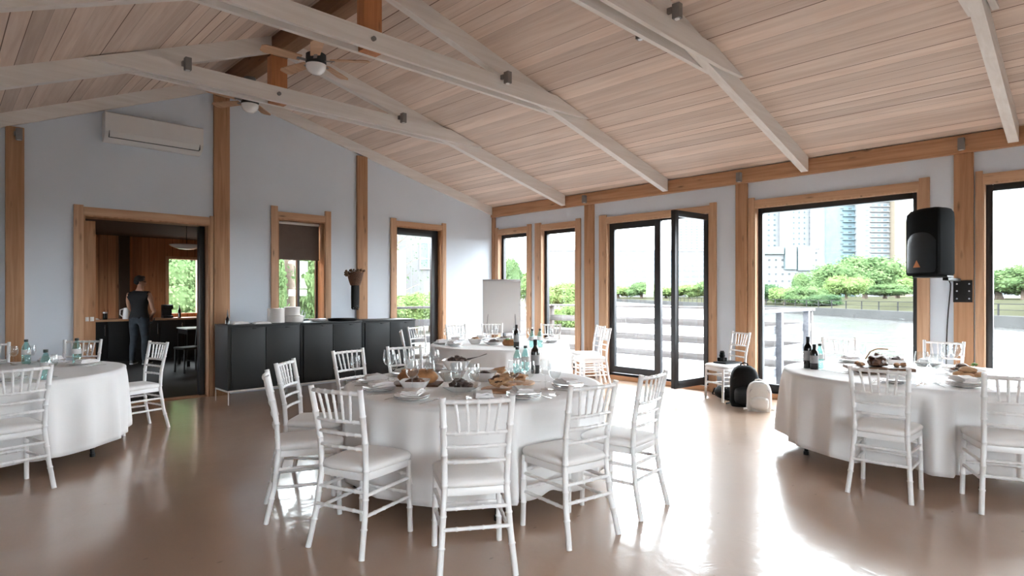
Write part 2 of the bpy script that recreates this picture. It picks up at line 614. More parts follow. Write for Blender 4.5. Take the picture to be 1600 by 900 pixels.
XR, YB, XK = 8.274, 8.987, 2.94      # wall with the river windows, gable wall, ridge line
XL, YF = -2.1, -3.0                  # walls behind and beside the camera
RZ, SL, SR = 4.538, 0.4204, 0.2474   # ridge height and the two roof pitches


def zc(x):
    return RZ - (SL * (XK - x) if x < XK else SR * (x - XK))


# ------------------------------------------------------------------ walls with openings
def gable(name, y0, y1, ops):
    """Wall across the ridge; ops: openings (x0, x1, z0, z1)."""
    m = MB()
    xs = sorted({XL - 0.2, XR + 0.2, XK} | {o[0] for o in ops} | {o[1] for o in ops})
    for a, b in zip(xs[:-1], xs[1:]):
        op = next((o for o in ops if o[0] <= a + 1e-6 and b <= o[1] + 1e-6), None)
        lo = op[3] if op else -0.02
        m.prism([(a, lo), (b, lo), (b, zc(b)), (a, zc(a))], 'y', y0, y1)
        if op and op[2] > 0:
            m.prism([(a, -0.02), (b, -0.02), (b, op[2]), (a, op[2])], 'y', y0, y1)
    return struct(m.build(name, M['wall'], flat=True))


def longwall(name, x0, x1, top, ops):
    m = MB()
    ys = sorted({YF - 0.2, YB + 0.25} | {o[0] for o in ops} | {o[1] for o in ops})
    for a, b in zip(ys[:-1], ys[1:]):
        op = next((o for o in ops if o[0] <= a + 1e-6 and b <= o[1] + 1e-6), None)
        if not op:
            m.box(x0, x1, a, b, -0.02, top)
        else:
            m.box(x0, x1, a, b, op[3], top)
            if op[2] > 0:
                m.box(x0, x1, a, b, -0.02, op[2])
    return struct(m.build(name, M['wall'], flat=True))


DOORX = (1.325, 2.79, 0.0, 2.44)
MIDW = (3.758, 4.534, 1.0, 2.62)
GLD = (5.889, 6.92, 0.0, 2.68)
RW = {1: (8.0, 8.84), 2: (6.78, 7.643), 3: (4.215, 6.108), 4: (1.601, 3.547), 5: (-0.93, 1.012)}
gable('wall_back', YB, YB + 0.25, [DOORX, MIDW, GLD])
gable('wall_front', YF - 0.2, YF, [(-0.6, 1.9, 0.08, 2.4)])  # opening added out of view so fill light comes in
longwall('wall_right', XR, XR + 0.2, 3.21, [(a, b, 0.075, 2.68) for a, b in RW.values()])
longwall('wall_left', XL - 0.2, XL, 2.42, [])
struct(MB().box(XL - 0.2, XR + 0.2, YF - 0.2, YB + 0.26, -0.06, 0.0).build('floor', M['floor'], flat=True))
m = MB()
m.prism([(XK, RZ), (XR + 0.7, zc(XR + 0.7)), (XR + 0.7, zc(XR + 0.7) + 0.1), (XK, RZ + 0.1)], 'y', YF - 0.4, YB + 0.6)
m.prism([(XK, RZ), (XL - 0.5, zc(XL - 0.5)), (XL - 0.5, zc(XL - 0.5) + 0.1), (XK, RZ + 0.1)], 'y', YF - 0.4, YB + 0.6)
struct(m.build('ceiling', M['ceil'], flat=True))

# white boards where the gable wall meets the roof
for i, (a, b) in enumerate([(XL, XK), (XK, XR - 0.09)]):
    struct(MB().prism([(a, zc(a)), (b, zc(b)), (b, zc(b) - 0.165), (a, zc(a) - 0.165)], 'y', YB - 0.05, YB - 0.002).build('trim_%d' % (i + 1), M['beamwhite'], flat=True))

# timber
struct(MB().box(XK - 0.085, XK + 0.085, YF, YB, 4.27, 4.50, 0.006).build('ridge_beam', M['ridge']))
struct(MB().box(XR - 0.09, XR - 0.001, YF, YB - 0.002, 3.03, 3.226, 0.006).build('eave_beam', M['piney']))


def post(x0, x1, y0, y1, z1, label):
    m = MB()
    m.box(x0, x1, y0, y1, 0.0, z1, 0.008)
    # a drying crack down the face
    return tag(m.build('timber_post', M['pinez']), label, 'post', 'timber posts along the walls')


post(0.585, 0.755, YB - 0.05, YB - 0.001, 3.40, 'pine post on the gable wall beyond the doorway table, at the picture edge')
post(2.838, 3.052, YB - 0.05, YB - 0.001, 4.375, 'tall pine post under the ridge between the kitchen doorway and the sideboards')
post(5.104, 5.300, YB - 0.05, YB - 0.001, 3.80, 'pine post on the gable wall behind the basket with dried flowers')
post(XR - 0.05, XR - 0.001, 6.37, 6.57, 3.03, 'pine post on the river wall between the narrow window and the open glass door')
post(XR - 0.05, XR - 0.001, 3.640, 3.810, 3.03, 'pine post on the river wall behind the chair with the camera')
post(XR - 0.05, XR - 0.001, 1.090, 1.268, 3.03, 'dark pine post on the river wall behind the loudspeaker')
struct(MB().box(XR - 0.06, XR - 0.001, YB - 0.07, YB - 0.001, 0, 3.03, 0.004).build('trim_3', M['pinez']))


# ------------------------------------------------------------------ roof trusses
def truss(Y, label, left_tie=True):
    t = empty('roof_truss', (XK, Y, 0), 0, label, 'truss', 'white roof trusses')
    d = 0.19
    a = XL
    MB().prism([(a - XK, zc(a)), (-0.095, zc(XK - 0.095)), (-0.095, zc(XK - 0.095) - d), (a - XK, zc(a) - d)], 'y', -0.045, 0.045).build('rafter', M['beamwhite'], t, flat=True)
    b = XR - 0.115
    MB().prism([(0.095, zc(XK + 0.095)), (b - XK, zc(b)), (b - XK, zc(b) - d), (0.095, zc(XK + 0.095) - d)], 'y', -0.045, 0.045).build('rafter', M['beamwhite'], t, flat=True)
    z0, z1 = 3.722, 3.902
    xl = lambda z: XK - (RZ - z) / SL
    xr = lambda z: XK + (RZ - z) / SR
    for ya, yb in ((-0.1, -0.055), (0.055, 0.1)):
        MB().prism([(xl(z0) - XK + 0.02, z0), (xr(z1) - XK + 0.02, z0 + 0.03), (xr(z0) - XK - 0.32, z0 + 0.09), (xr(z1) - XK - 0.02, z1), (xl(z1) - XK + 0.02, z1)] if False else
                   [(xl(z0) - XK + 0.03, z0), (xr(z1) - XK + 0.15, z0), (xr(z0) - XK - 0.12, z0 + 0.025), (xr(z1) - XK - 0.03, z1 - 0.003), (xl(z1) - XK + 0.03, z1)], 'y', ya, yb).build('tie_board', M['beamwhite'], t, flat=True)
    MB().box(-0.1, 0.09, -0.054, 0.08, z0 + 0.002, 4.28, 0.006).build('king_post', M['king'], t)
    MB().tube([(-0.035, -0.125, 3.815), (-0.035, -0.098, 3.815)], 0.022, 12).build('bolt', M['greyplastic'], t)
    return t


truss(7.0, 'white roof truss closest to the gable wall, over the table by the flipchart')
truss(4.906, 'white roof truss over the central table, second from the gable wall')
truss(2.84, 'white roof truss ending over the big picture window')
truss(0.745, 'white roof truss ending over the window beyond the loudspeaker')


# ------------------------------------------------------------------ window and door joinery, river wall
def side_casing(par, y0, y1, wl=0.105, wr=0.105, z0=0.0):
    x0, x1 = XR - 0.034, XR - 0.001
    for a, b in ((y0 - wr, y0), (y1, y1 + wl)):
        MB().box(x0, x1, a, b, z0, 2.81, 0.003).build('casing', M['casez'], par)
    MB().box(x0 + 0.004, x1, y0 + 0.001, y1 - 0.001, 2.68, 2.775, 0.003).build('casing_head', M['casey'], par)
    m = MB()
    m.box(XR - 0.03, XR + 0.08, y0 - 0.0, y0 + 0.018, 0.075, 2.68)
    m.box(XR - 0.03, XR + 0.08, y1 - 0.018, y1, 0.075, 2.68)
    m.box(XR - 0.03, XR + 0.08, y0 + 0.018, y1 - 0.018, 2.662, 2.68)
    m.build('jamb', M['casez'], par, flat=True)
    MB().box(XR - 0.012, XR + 0.1, y0, y1, 0.0, 0.075).build('sill', M['piney'], par, flat=True)


def ring(y0, y1, z0, z1, x0, x1, wl, wr, wb, wt):
    m = MB()
    m.box(x0, x1, y0, y0 + wr, z0, z1, 0.004)
    m.box(x0, x1, y1 - wl, y1, z0, z1, 0.004)
    m.box(x0, x1, y0 + wr, y1 - wl, z0, z0 + wb, 0.004)
    m.box(x0, x1, y0 + wr, y1 - wl, z1 - wt, z1, 0.004)
    return m


def side_window(n, key, wl=0.105, wr=0.105):
    y0, y1 = RW[key]
    p = sempty('window_%d' % n)
    side_casing(p, y0, y1, wl, wr)
    ring(y0 + 0.018, y1 - 0.018, 0.075, 2.662, XR + 0.07, XR + 0.14, 0.06, 0.06, 0.12, 0.07).build('frame', M['frame'], p)
    MB().box(XR + 0.10, XR + 0.104, y0 + 0.07, y1 - 0.07, 0.19, 2.60).build('pane', M['pane'], p, flat=True)
    return p


side_window(1, 1)
side_window(2, 2, 0.15, 0.105)
side_window(3, 4, 0.085, 0.105)
side_window(4, 5, 0.065, 0.105)

# double glass door, one leaf standing open into the room
y0, y1 = RW[3]
d1 = sempty('door_1')
side_casing(d1, y0, y1, 0.15, 0.105)
ring(y0 + 0.018, y1 - 0.018, 0.075, 2.662, XR + 0.05, XR + 0.12, 0.03, 0.03, 0.03, 0.03).build('frame', M['frame'], d1)


def leaf_parts(par, wd, x0=-0.035, x1=0.035, hinge=0.09, free=0.11):
    """Glazed leaf: hinge edge at y = 0, running to y = wd."""
    lf = ring(0, wd, 0.115, 2.64, x0, x1, free, hinge, 0.11, 0.085).build('leaf', M['frame'], par)
    MB().box(-0.003, 0.003, hinge - 0.01, wd - free + 0.01, 0.21, 2.57).build('pane', M['pane'], lf, flat=True)
    return lf


c = leaf_parts(d1, 0.985)
c.location = (XR + 0.075, 6.075, 0)
c.rotation_euler = (0, 0, PI)
h = MB()
h.box(-0.075, -0.045, 0.925, 0.955, 0.98, 1.01)
h.box(-0.085, -0.07, 0.80, 0.955, 0.985, 1.005, 0.003)
h.tube([(-0.05, 0.94, 1.9), (-0.05, 0.94, 2.35)], 0.007, 8)
h.build('handle', M['alu'], c)
o = leaf_parts(d1, 0.885, free=0.085)
hx, hy, fx, fy = XR + 0.05, 4.262, 7.452, 4.352
o.location = (hx, hy, 0)
o.rotation_euler = (0, 0, math.atan2(fy - hy, fx - hx) - PI / 2)
h = MB()
h.box(0.035, 0.075, 0.82, 0.85, 0.98, 1.01)
h.box(0.06, 0.075, 0.70, 0.85, 0.985, 1.005, 0.003)
h.build('handle', M['alu'], o)

# ------------------------------------------------------------------ openings in the gable wall
def back_casing(par, x0, x1, zt, ears, wl=0.1, wr=0.1, left=True, right=True, z0=0.0, head=0.1):
    ya, yb = YB - 0.034, YB - 0.001
    if left:
        MB().box(x0 - wl, x0, ya, yb, z0, ears, 0.003).build('casing', M['casez'], par)
    if right:
        MB().box(x1, x1 + wr, ya, yb, z0, ears, 0.003).build('casing', M['casez'], par)
    MB().box(x0 + 0.001, x1 - 0.001, ya + 0.004, yb, zt, zt + head, 0.003).build('casing_head', M['casex'], par)
    m = MB()
    m.box(x0, x0 + 0.02, YB - 0.02, YB + 0.235, z0, zt)
    m.box(x1 - 0.02, x1, YB - 0.02, YB + 0.235, z0, zt)
    m.box(x0 + 0.02, x1 - 0.02, YB - 0.02, YB + 0.235, zt - 0.02, zt)
    m.build('jamb', M['pinez'], par, flat=True)


d2 = sempty('door_2')
back_casing(d2, 1.325, 2.79, 2.44, 2.56, right=True, wr=0.046)
MB().box(1.345, 2.77, YB + 0.02, YB + 0.2, -0.001, 0.012).build('threshold', M['pinex'], d2, flat=True)
MB().box(2.70, 2.768, YB + 0.13, YB + 0.245, 0.013, 2.418, 0.004).build('frame', M['frame'], d2)

w6 = sempty('window_6')
back_casing(w6, 3.758, 4.534, 2.62, 2.80, z0=1.0)
m = MB()
ya, yb = YB + 0.2, YB + 0.245
m.box(3.778, 3.81, ya, yb, 1.0, 2.6)
m.box(4.482, 4.514, ya, yb, 1.0, 2.6)
m.box(3.81, 4.482, ya, yb, 1.0, 1.05)
m.box(3.81, 4.482, ya, yb, 2.56, 2.6)
m.box(4.165, 4.205, ya - 0.01, yb, 1.05, 2.56)
m.build('frame', M['frame'], w6, flat=True)
MB().box(3.80, 4.49, YB + 0.222, YB + 0.226, 1.04, 2.57).build('pane', M['pane'], w6, flat=True)
b = empty('roller_blind', (4.146, YB + 0.13, 2.0), 0, 'brown cloth blind pulled half down in the window above the sideboards', 'blind')
MB().box(-0.352, 0.352, -0.004, 0.004, 0.02, 0.57).build('blind_cloth', M['blind'], b, flat=True)
MB().tube([(-0.355, 0, 0.575), (0.355, 0, 0.575)], 0.022, 12).build('roller', M['acwhite'], b)
MB().box(-0.355, 0.355, -0.012, 0.012, -0.005, 0.025, 0.004).build('bottom_bar', M['blind'], b)

d3 = sempty('door_3')
back_casing(d3, 5.889, 6.92, 2.68, 2.805, 0.112, 0.09, head=0.085)
m = MB()
ya, yb = YB + 0.09, YB + 0.15
m.box(5.909, 5.975, ya, yb, 0.0, 2.66, 0.004)
m.box(6.755, 6.90, ya, yb, 0.0, 2.66, 0.004)
m.box(5.975, 6.755, ya, yb, 2.535, 2.66, 0.004)
m.box(5.975, 6.755, ya, yb, 0.0, 0.14, 0.004)
m.build('frame', M['frame'], d3)
MB().box(5.97, 6.76, YB + 0.118, YB + 0.122, 0.13, 2.54).build('pane', M['pane'], d3, flat=True)

# unseen window added behind the camera to bring in fill light
for k, (a, b_, z0, z1) in enumerate([(-0.6, 1.9, 0.08, 2.4)]):
    p = sempty('window_%d' % (7 + k))
    m = MB()
    m.box(a, a + 0.07, YF - 0.14, YF - 0.08, z0, z1)
    m.box(b_ - 0.07, b_, YF - 0.14, YF - 0.08, z0, z1)
    m.box(a + 0.07, b_ - 0.07, YF - 0.14, YF - 0.08, z0, z0 + 0.1)
    m.box(a + 0.07, b_ - 0.07, YF - 0.14, YF - 0.08, z1 - 0.07, z1)
    m.build('frame', M['frame'], p, flat=True)
    MB().box(a + 0.05, b_ - 0.05, YF - 0.112, YF - 0.108, z0 + 0.05, z1 - 0.05).build('pane', M['pane'], p, flat=True)
# ------------------------------------------------------------------ air conditioner
ac = empty('air_conditioner', (2.085, YB, 3.38), 0, 'white split air conditioner high on the gable wall above the doorway', 'air conditioner')
m = MB()
prof = [(-0.004, 0.0), (-0.09, 0.0), (-0.165, 0.05), (-0.205, 0.11), (-0.21, 0.34), (-0.19, 0.355), (-0.004, 0.355)]
m.prism(prof, 'x', -0.565, 0.565)
m.build('body', M['acwhite'], ac, ang=25)
MB().prism([(-0.1665, 0.052), (-0.205, 0.112), (-0.212, 0.112), (-0.173, 0.048)], 'x', -0.515, 0.515).build('louver', M['acwhite'], ac, flat=True)
m = MB()
m.box(-0.525, 0.525, -0.164, -0.158, 0.040, 0.052)
m.box(-0.525, -0.519, -0.2065, -0.16, 0.048, 0.12)
m.box(0.519, 0.525, -0.2065, -0.16, 0.048, 0.12)
m.build('air_slot', M['dkgrey'], ac, flat=True)

# ------------------------------------------------------------------ spotlights
def make_spot():
    t = empty('spotlight', (0, 0, 0), 0, None, 'spotlight', 'grey spotlights on the timber')
    MB().box(-0.03, 0.03, -0.115, -0.045, -0.055, 0.075, 0.003).build('lamp_body', M['greyplastic'], t)
    MB().box(-0.04, -0.01, -0.047, 0.0, 0.0, 0.05, 0.003).build('bracket', M['greyplastic'], t)
    MB().lathe([(0.0, 0), (0.022, 0), (0.022, 0.006), (0.0, 0.006)], 14, (0, -0.08, -0.06)).build('lens', M['lens'], t)
    return Proto(t)


SP = make_spot()
for loc, rz, lab in [
    ((1.905, 6.898, 3.86), 0, 'small grey spotlight on the first truss, at the end over the doorway table'),
    ((4.595, 6.898, 3.855), 0, 'small grey spotlight on the first truss, at the end towards the flipchart'),
    ((4.562, 4.804, 3.85), 0, 'small grey spotlight on the truss over the central table'),
    ((4.615, 2.738, 3.90), 0, 'small grey spotlight with bright lens on the truss before the picture window'),
    ((4.60, 2.942, 3.83), PI, 'dark spotlight peeping out behind the truss before the picture window'),
    ((XR - 0.09, 3.70, 3.09), -PI / 2, 'small grey spotlight on the eave beam above the chair with the camera'),
    ((XR - 0.09, 1.18, 3.10), -PI / 2, 'small grey spotlight on the eave beam above the loudspeaker'),
    ((XR - 0.09, 6.47, 3.10), -PI / 2, 'small grey spotlight on the eave beam beside the narrow windows'),
    ((0.70, YB - 0.05, 3.29), 0, 'small grey spotlight on the pine post beyond the doorway table'),
]:
    SP.put(loc, rz, lab)

# ------------------------------------------------------------------ ceiling fans
def make_fan():
    t = empty('ceiling_fan', (0, 0, 0), 0, None, 'ceiling fan', 'ceiling fans under the ridge beam')
    MB().lathe([(0.0, 0.40), (0.07, 0.40), (0.07, 0.36), (0.045, 0.33), (0.0, 0.33)], 20).build('canopy', M['greyplastic'], t)
    MB().tube([(0, 0, 0.33), (0, 0, 0.17)], 0.014, 10).build('downrod', M['greyplastic'], t)
    MB().lathe([(0.0, 0.18), (0.06, 0.175), (0.105, 0.15), (0.108, 0.06), (0.09, 0.045), (0.0, 0.045)], 24).build('motor', M['bdark'], t)
    MB().lathe([(0.0, -0.065), (0.04, -0.06), (0.08, -0.035), (0.103, 0.0), (0.108, 0.04), (0.0, 0.045)], 24).build('lamp_shade', M['lens'], t)
    for k in range(5):
        a = 2 * PI * k / 5 + 0.35
        Mx = Matrix.Rotation(a, 4, 'Z') @ Matrix.Rotation(math.radians(12), 4, 'X')
        b = MB()
        b.prism([(0.16, -0.05), (0.52, -0.07), (0.565, -0.045), (0.57, 0.045), (0.53, 0.07), (0.16, 0.05)], 'z', 0.082, 0.092, Mx)
        bl = b.build('blade', M['casex'], t, flat=True)
        MB().box(0.09, 0.20, -0.018, 0.018, 0.074, 0.082, 0, Mx).build('blade_iron', M['greyplastic'], bl, flat=True)
    return Proto(t)


FAN = make_fan()
FAN.put((XK, 6.02, 3.88), 0.2, 'ceiling fan with pale bowl lamp hanging between the first two trusses from the gable wall')
FAN.put((XK, 7.88, 3.88), 0.5, 'ceiling fan half hidden behind the truss by the gable wall')

# ------------------------------------------------------------------ loudspeaker on its bracket
sp = empty('loudspeaker', (7.49, 1.335, 1.645), math.radians(145 - 270), 'black loudspeaker with orange triangle badge on a wall bracket beside the picture window', 'loudspeaker')
# local: front faces -y
def spk_ring(z, w0, w1, d0, d1, k=0.0):
    pts = []
    # front bulges a little; corners rounded
    n = 8
    for i in range(n + 1):
        u = -1 + 2 * i / n
        pts.append((u * w0, -d0 - 0.035 * (1 - u * u), z))
    pts += [(w0 + 0.004, -d0 + 0.04, z), (w1, d1, z), (-w1, d1, z), (-w0 - 0.004, -d0 + 0.04, z)]
    return pts
rings = [spk_ring(0.0, 0.19, 0.135, 0.15, 0.15), spk_ring(0.02, 0.205, 0.145, 0.165, 0.16), spk_ring(0.58, 0.205, 0.145, 0.165, 0.16),
         spk_ring(0.65, 0.20, 0.14, 0.158, 0.157), spk_ring(0.69, 0.17, 0.12, 0.13, 0.14), spk_ring(0.705, 0.12, 0.09, 0.09, 0.11)]
sp.scale = (0.95, 0.8, 1.0)
MB().loft(rings).build('cabinet', M['spk'], sp, ang=35)
m = MB()
gr = []
pts = []
for i in range(21):
    u = -1 + 2 * i / 20
    pts.append((u * 0.19, 0.44 - 0.075 * abs(u) ** 3))
poly = [(-0.19, 0.05)] + [(p[0], p[1]) for p in pts] + [(0.19, 0.05)] + [(0.17, 0.03), (-0.17, 0.03)]
rows = 24
vs = []
for i in range(rows + 1):
    u = -1 + 2 * i / rows
    x = u * 0.19
    top = 0.45 - 0.09 * abs(u) ** 3
    for j in range(9):
        z = 0.03 + (top - 0.03) * j / 8
        v = (j / 8 - 0.5) * 2
        vs.append((x, -0.168 - 0.035 * (1 - u * u) - 0.022 * (1 - abs(u) ** 6) * (1 - abs(v) ** 6), z))
fs = [(i * 9 + j, i * 9 + j + 1, (i + 1) * 9 + j + 1, (i + 1) * 9 + j) for i in range(rows) for j in range(8)]
m._add(vs, fs)
m.build('grille', M['grille'], sp)
MB().prism([(-0.055, 0.085), (0.035, 0.085), (-0.010, 0.160)], 'y', -0.2285, -0.2225).build('badge', M['orange'], sp, flat=True)
m = MB()
m.tube([(-0.16, -0.05, 0.30), (-0.185, -0.02, 0.30), (-0.185, -0.02, 0.44), (-0.16, -0.05, 0.44)], 0.01, 8)
m.build('handle', M['black'], sp)
br = empty('speaker_bracket', (XR - 0.05, 1.18, 1.36), 0, 'black steel bracket bolted to the dark post, carrying the loudspeaker', 'bracket')
MB().box(-0.014, 0.0, -0.083, 0.09, 0.0, 0.245, 0.002).build('wall_plate', M['black'], br)
for yy in (-0.055, 0.055):
    for zz in (0.04, 0.125, 0.205):
        MB().tube([(-0.019, yy, zz), (-0.013, yy, zz)], 0.009, 8).build('bolt', M['silver'], br)
m = MB()
m.box(-0.72, -0.012, 0.02, 0.07, 0.235, 0.265, 0.003)
m.build('arm', M['black'], br)
MB().box(-0.90, -0.55, 0.0, 0.3, 0.266, 0.282, 0.003).build('shelf_plate', M['black'], br)
pts = []
for i in range(14):
    t = i / 13
    pts.append((8.245 - 0.012 * math.sin(t * 9), 1.30 + 0.03 * math.sin(t * 3.0) + 0.02 * t, 1.50 - 1.45 * t))
pts = [(8.17, 1.30, 1.60), (8.22, 1.295, 1.57)] + pts
tag(MB().tube(pts, 0.006, 8).build('speaker_cable', M['cable']), 'thin black cable hanging down the wall below the loudspeaker', 'cable')

# ------------------------------------------------------------------ sideboards
def make_sideboard(w):
    t = empty('sideboard', (0, 0, 0), 0, None, 'sideboard', 'charcoal sideboards against the gable wall')
    d = 0.50
    m = MB()
    m.box(0.003, w - 0.003, 0.012, d, 0.185, 1.02, 0.003)
    m.build('body', M['char'], t)
    MB().box(0.0, w, -0.004, d + 0.006, 1.02, 1.045, 0.003).build('top_panel', M['char'], t)
    for a, b in ((0.045, w / 2 - 0.004), (w / 2 + 0.004, w - 0.045)):
        dr = MB().box(a, b, -0.006, 0.012, 0.215, 1.005, 0.002).build('door', M['char'], t)
        MB().box((a + b) / 2 + 0.05, (a + b) / 2 + 0.10, -0.014, -0.005, 0.985, 1.0, 0.002).build('handle', M['black'], dr)
    m = MB()
    for x in (0.006, w - 0.016):
        m.box(x, x + 0.01, 0.0, 0.012, 0.0, 0.17)
        m.box(x, x + 0.01, d - 0.02, d - 0.008, 0.0, 0.17)
        m.box(x, x + 0.01, 0.012, d - 0.02, 0.16, 0.18)
    m.box(0.006, w - 0.006, 0.0, 0.012, 0.165, 0.185)
    m.box(0.006, w - 0.006, d - 0.02, d - 0.008, 0.165, 0.185)
    m.build('leg_frame', M['steelw'], t, flat=True)
    return Proto(t)


SBY = 8.075
SB = make_sideboard(0.982)
SB.put((2.728, SBY, 0), 0, 'charcoal two-door sideboard beside the kitchen doorway, loose napkins on top')
SB.put((3.713, SBY, 0), 0, 'charcoal two-door sideboard under the blind window, white tins and black tray on top')
SB.put((4.698, SBY, 0), 0, 'charcoal two-door sideboard reaching to the glass garden door, basket stand on it')
ZT = 1.045

def tin(loc, r, h, label):
    t = empty('round_tin', loc, 0, label, 'tin', 'white round tins on the sideboard')
    MB().lathe([(0, 0), (r - 0.006, 0), (r, 0.006), (r, h - 0.03), (0, h - 0.03)], 32).build('tin_body', M['tin'], t)
    MB().lathe([(0, h - 0.03), (r + 0.003, h - 0.03), (r + 0.003, h - 0.005), (r - 0.004, h), (0, h)], 32).build('lid', M['tin'], t)
    return t


tin((3.47, 8.33, ZT), 0.115, 0.205, 'tall white round tin standing alone on the first sideboard')
tin((3.74, 8.36, ZT), 0.135, 0.095, 'flat white round tin under the smaller one on the middle sideboard')
tin((3.72, 8.37, ZT + 0.0955), 0.110, 0.125, 'white round tin stacked on top of the flat wider tin')

# plates, papers, tray, small bottle
pl_prof = [(0.0, 0.0), (0.055, 0.0), (0.06, 0.004), (0.115, 0.014), (0.125, 0.020), (0.124, 0.0225), (0.113, 0.0175), (0.06, 0.0075), (0.0, 0.0065)]


def plate_mesh(s=1.0):
    return MB().lathe([(r * s, z) for r, z in pl_prof], 40)


pl = tag(plate_mesh().build('plate', M['china']), None, 'plate', 'white plates on the sideboard')
PLS = Proto(pl)
for i in range(3):
    PLS.put((4.09, 8.32, ZT + 0.0085 * i), 0, ['bottom white plate of the small pile beside the black tray', 'middle white plate of the small pile beside the black tray', 'top white plate of the small pile beside the black tray'][i])
tr = tag(MB().lathe([(0, 0), (0.19, 0), (0.215, 0.012), (0.225, 0.035), (0.219, 0.035), (0.205, 0.014), (0.185, 0.006), (0, 0.006)], 40).build('tray', M['black'], loc=(4.47, 8.34, ZT), ang=60), 'round black tray lying on the middle sideboard', 'tray')
tr.location = (4.47, 8.28, ZT)


def folded(name, w, d, h, seed, mt='napkin'):
    """A loosely folded cloth: stacked layers with curled edges."""
    m = MB()
    rnd = random.Random(seed)
    nx, ny = 10, 6
    for k in range(3):
        sc = 1 - 0.06 * k
        zz = h * k / 3
        an = rnd.uniform(-0.12, 0.12)
        Mx = Matrix.Rotation(an, 4, 'Z')
        vs = []
        for s in (0, 1):
            for i in range(nx + 1):
                for j in range(ny + 1):
                    u, v = i / nx - 0.5, j / ny - 0.5
                    bu = h * 0.28 * noise.noise(Vector((u * 4 + seed, v * 4, k))) + h * 0.12 * math.cos(u * 6)
                    vs.append((u * w * sc, v * d * sc, max(0.0004, zz + s * h / 3.2 + (bu if k + s > 0 else 0))))
        n1 = (nx + 1) * (ny + 1)
        ix = lambda s, i, j: s * n1 + i * (ny + 1) + j
        fs = []
        for i in range(nx):
            for j in range(ny):
                fs.append((ix(0, i, j), ix(0, i, j + 1), ix(0, i + 1, j + 1), ix(0, i + 1, j)))
                fs.append((ix(1, i, j), ix(1, i + 1, j), ix(1, i + 1, j + 1), ix(1, i, j + 1)))
        for i in range(nx):
            fs.append((ix(0, i, 0), ix(0, i + 1, 0), ix(1, i + 1, 0), ix(1, i, 0)))
            fs.append((ix(0, i, ny), ix(1, i, ny), ix(1, i + 1, ny), ix(0, i + 1, ny)))
        for j in range(ny):
            fs.append((ix(0, 0, j), ix(1, 0, j), ix(1, 0, j + 1), ix(0, 0, j + 1)))
            fs.append((ix(0, nx, j), ix(0, nx, j + 1), ix(1, nx, j + 1), ix(1, nx, j)))
        m._add(vs, fs, Mx)
    return m


def cloth_at(loc, rz, w, d, h, seed, label, group, name='napkin'):
    return tag(folded(name, w, d, h, seed).build(name, M['napkin'], loc=loc, rz=rz, ang=50), label, 'napkin', group)


cloth_at((2.96, 8.38, ZT), 0.3, 0.24, 0.20, 0.03, 3, 'crumpled white napkin on the first sideboard, by the small dark bottle', 'loose napkins on the sideboard')
cloth_at((3.22, 8.20, ZT), -0.2, 0.22, 0.16, 0.026, 5, 'crumpled white napkin on the first sideboard, by the tall tin', 'loose napkins on the sideboard')
t = empty('sauce_bottle', (2.79, 8.26, ZT), 0, 'small dark bottle at the doorway end of the sideboards', 'bottle')
MB().lathe([(0, 0), (0.028, 0), (0.028, 0.07), (0.012, 0.10), (0.012, 0.125), (0, 0.125)], 16).build('bottle_body', M['bottle'], t)
MB().lathe([(0, 0.125), (0.014, 0.125), (0.010, 0.15), (0.004, 0.20), (0, 0.20)], 12).build('cap', M['greyplastic'], t)

# basket stand with dried flowers
bs = empty('basket_stand', (4.78, 8.44, ZT), 0, 'brown wicker basket of dried flowers on a thin rod with black fringe', 'basket stand')
MB().lathe([(0, 0), (0.075, 0), (0.075, 0.006), (0.01, 0.012), (0, 0.012)], 20).build('base', M['black'], bs)
m = MB()
m.tube([(0, 0, 0.01), (0, 0, 0.56)], 0.006, 8)
m.tube([(0.07, 0.02, 0.0), (0.07, 0.02, 0.56)], 0.004, 8)
m.build('rod', M['black'], bs)
MB().lathe([(0.0, 0.545), (0.075, 0.545), (0.10, 0.62), (0.128, 0.735), (0.135, 0.75), (0.122, 0.75), (0.094, 0.62), (0.0, 0.56)], 28).build('basket', M['wicker'], bs)
m = MB()
rnd = random.Random(4)
for k in range(34):
    a, r = rnd.uniform(0, 2 * PI), rnd.uniform(0.02, 0.13)
    x, y = r * math.cos(a), r * math.sin(a)
    z = 0.74 + rnd.uniform(0, 0.055)
    m.tube([(x * 0.6, y * 0.6, 0.66), (x, y, z)], 0.003, 5)
    m.blob((x * 1.1, y * 1.1, z), rnd.uniform(0.012, 0.026), k, 0.4, 2.5, 1)
for k in range(8):
    m.blob((-0.14 - 0.012 * (k % 3), 0.01 * k - 0.03, 0.70 + 0.016 * (k % 4)), 0.02, k + 50, 0.4, 2.5, 1)
fl = m.build('dried_bouquet', M['dried'], bs)
fl['kind'] = 'stuff'
m = MB()
for k in range(16):
    a = 2 * PI * k / 16
    x, y = 0.055 * math.cos(a), 0.055 * math.sin(a)
    zb = 0.17 + 0.03 * math.sin(k * 2.3)
    m.tube([(x, y, 0.56), (x * 1.0, y * 1.0, 0.36), (x * 0.95, y * 0.9, zb + 0.04)], 0.012, 6)
    m.blob((x * 0.95, y * 0.9, zb + 0.03), 0.016, k, 0.2, 2, 1)
fr = m.build('fringe', M['black'], bs)

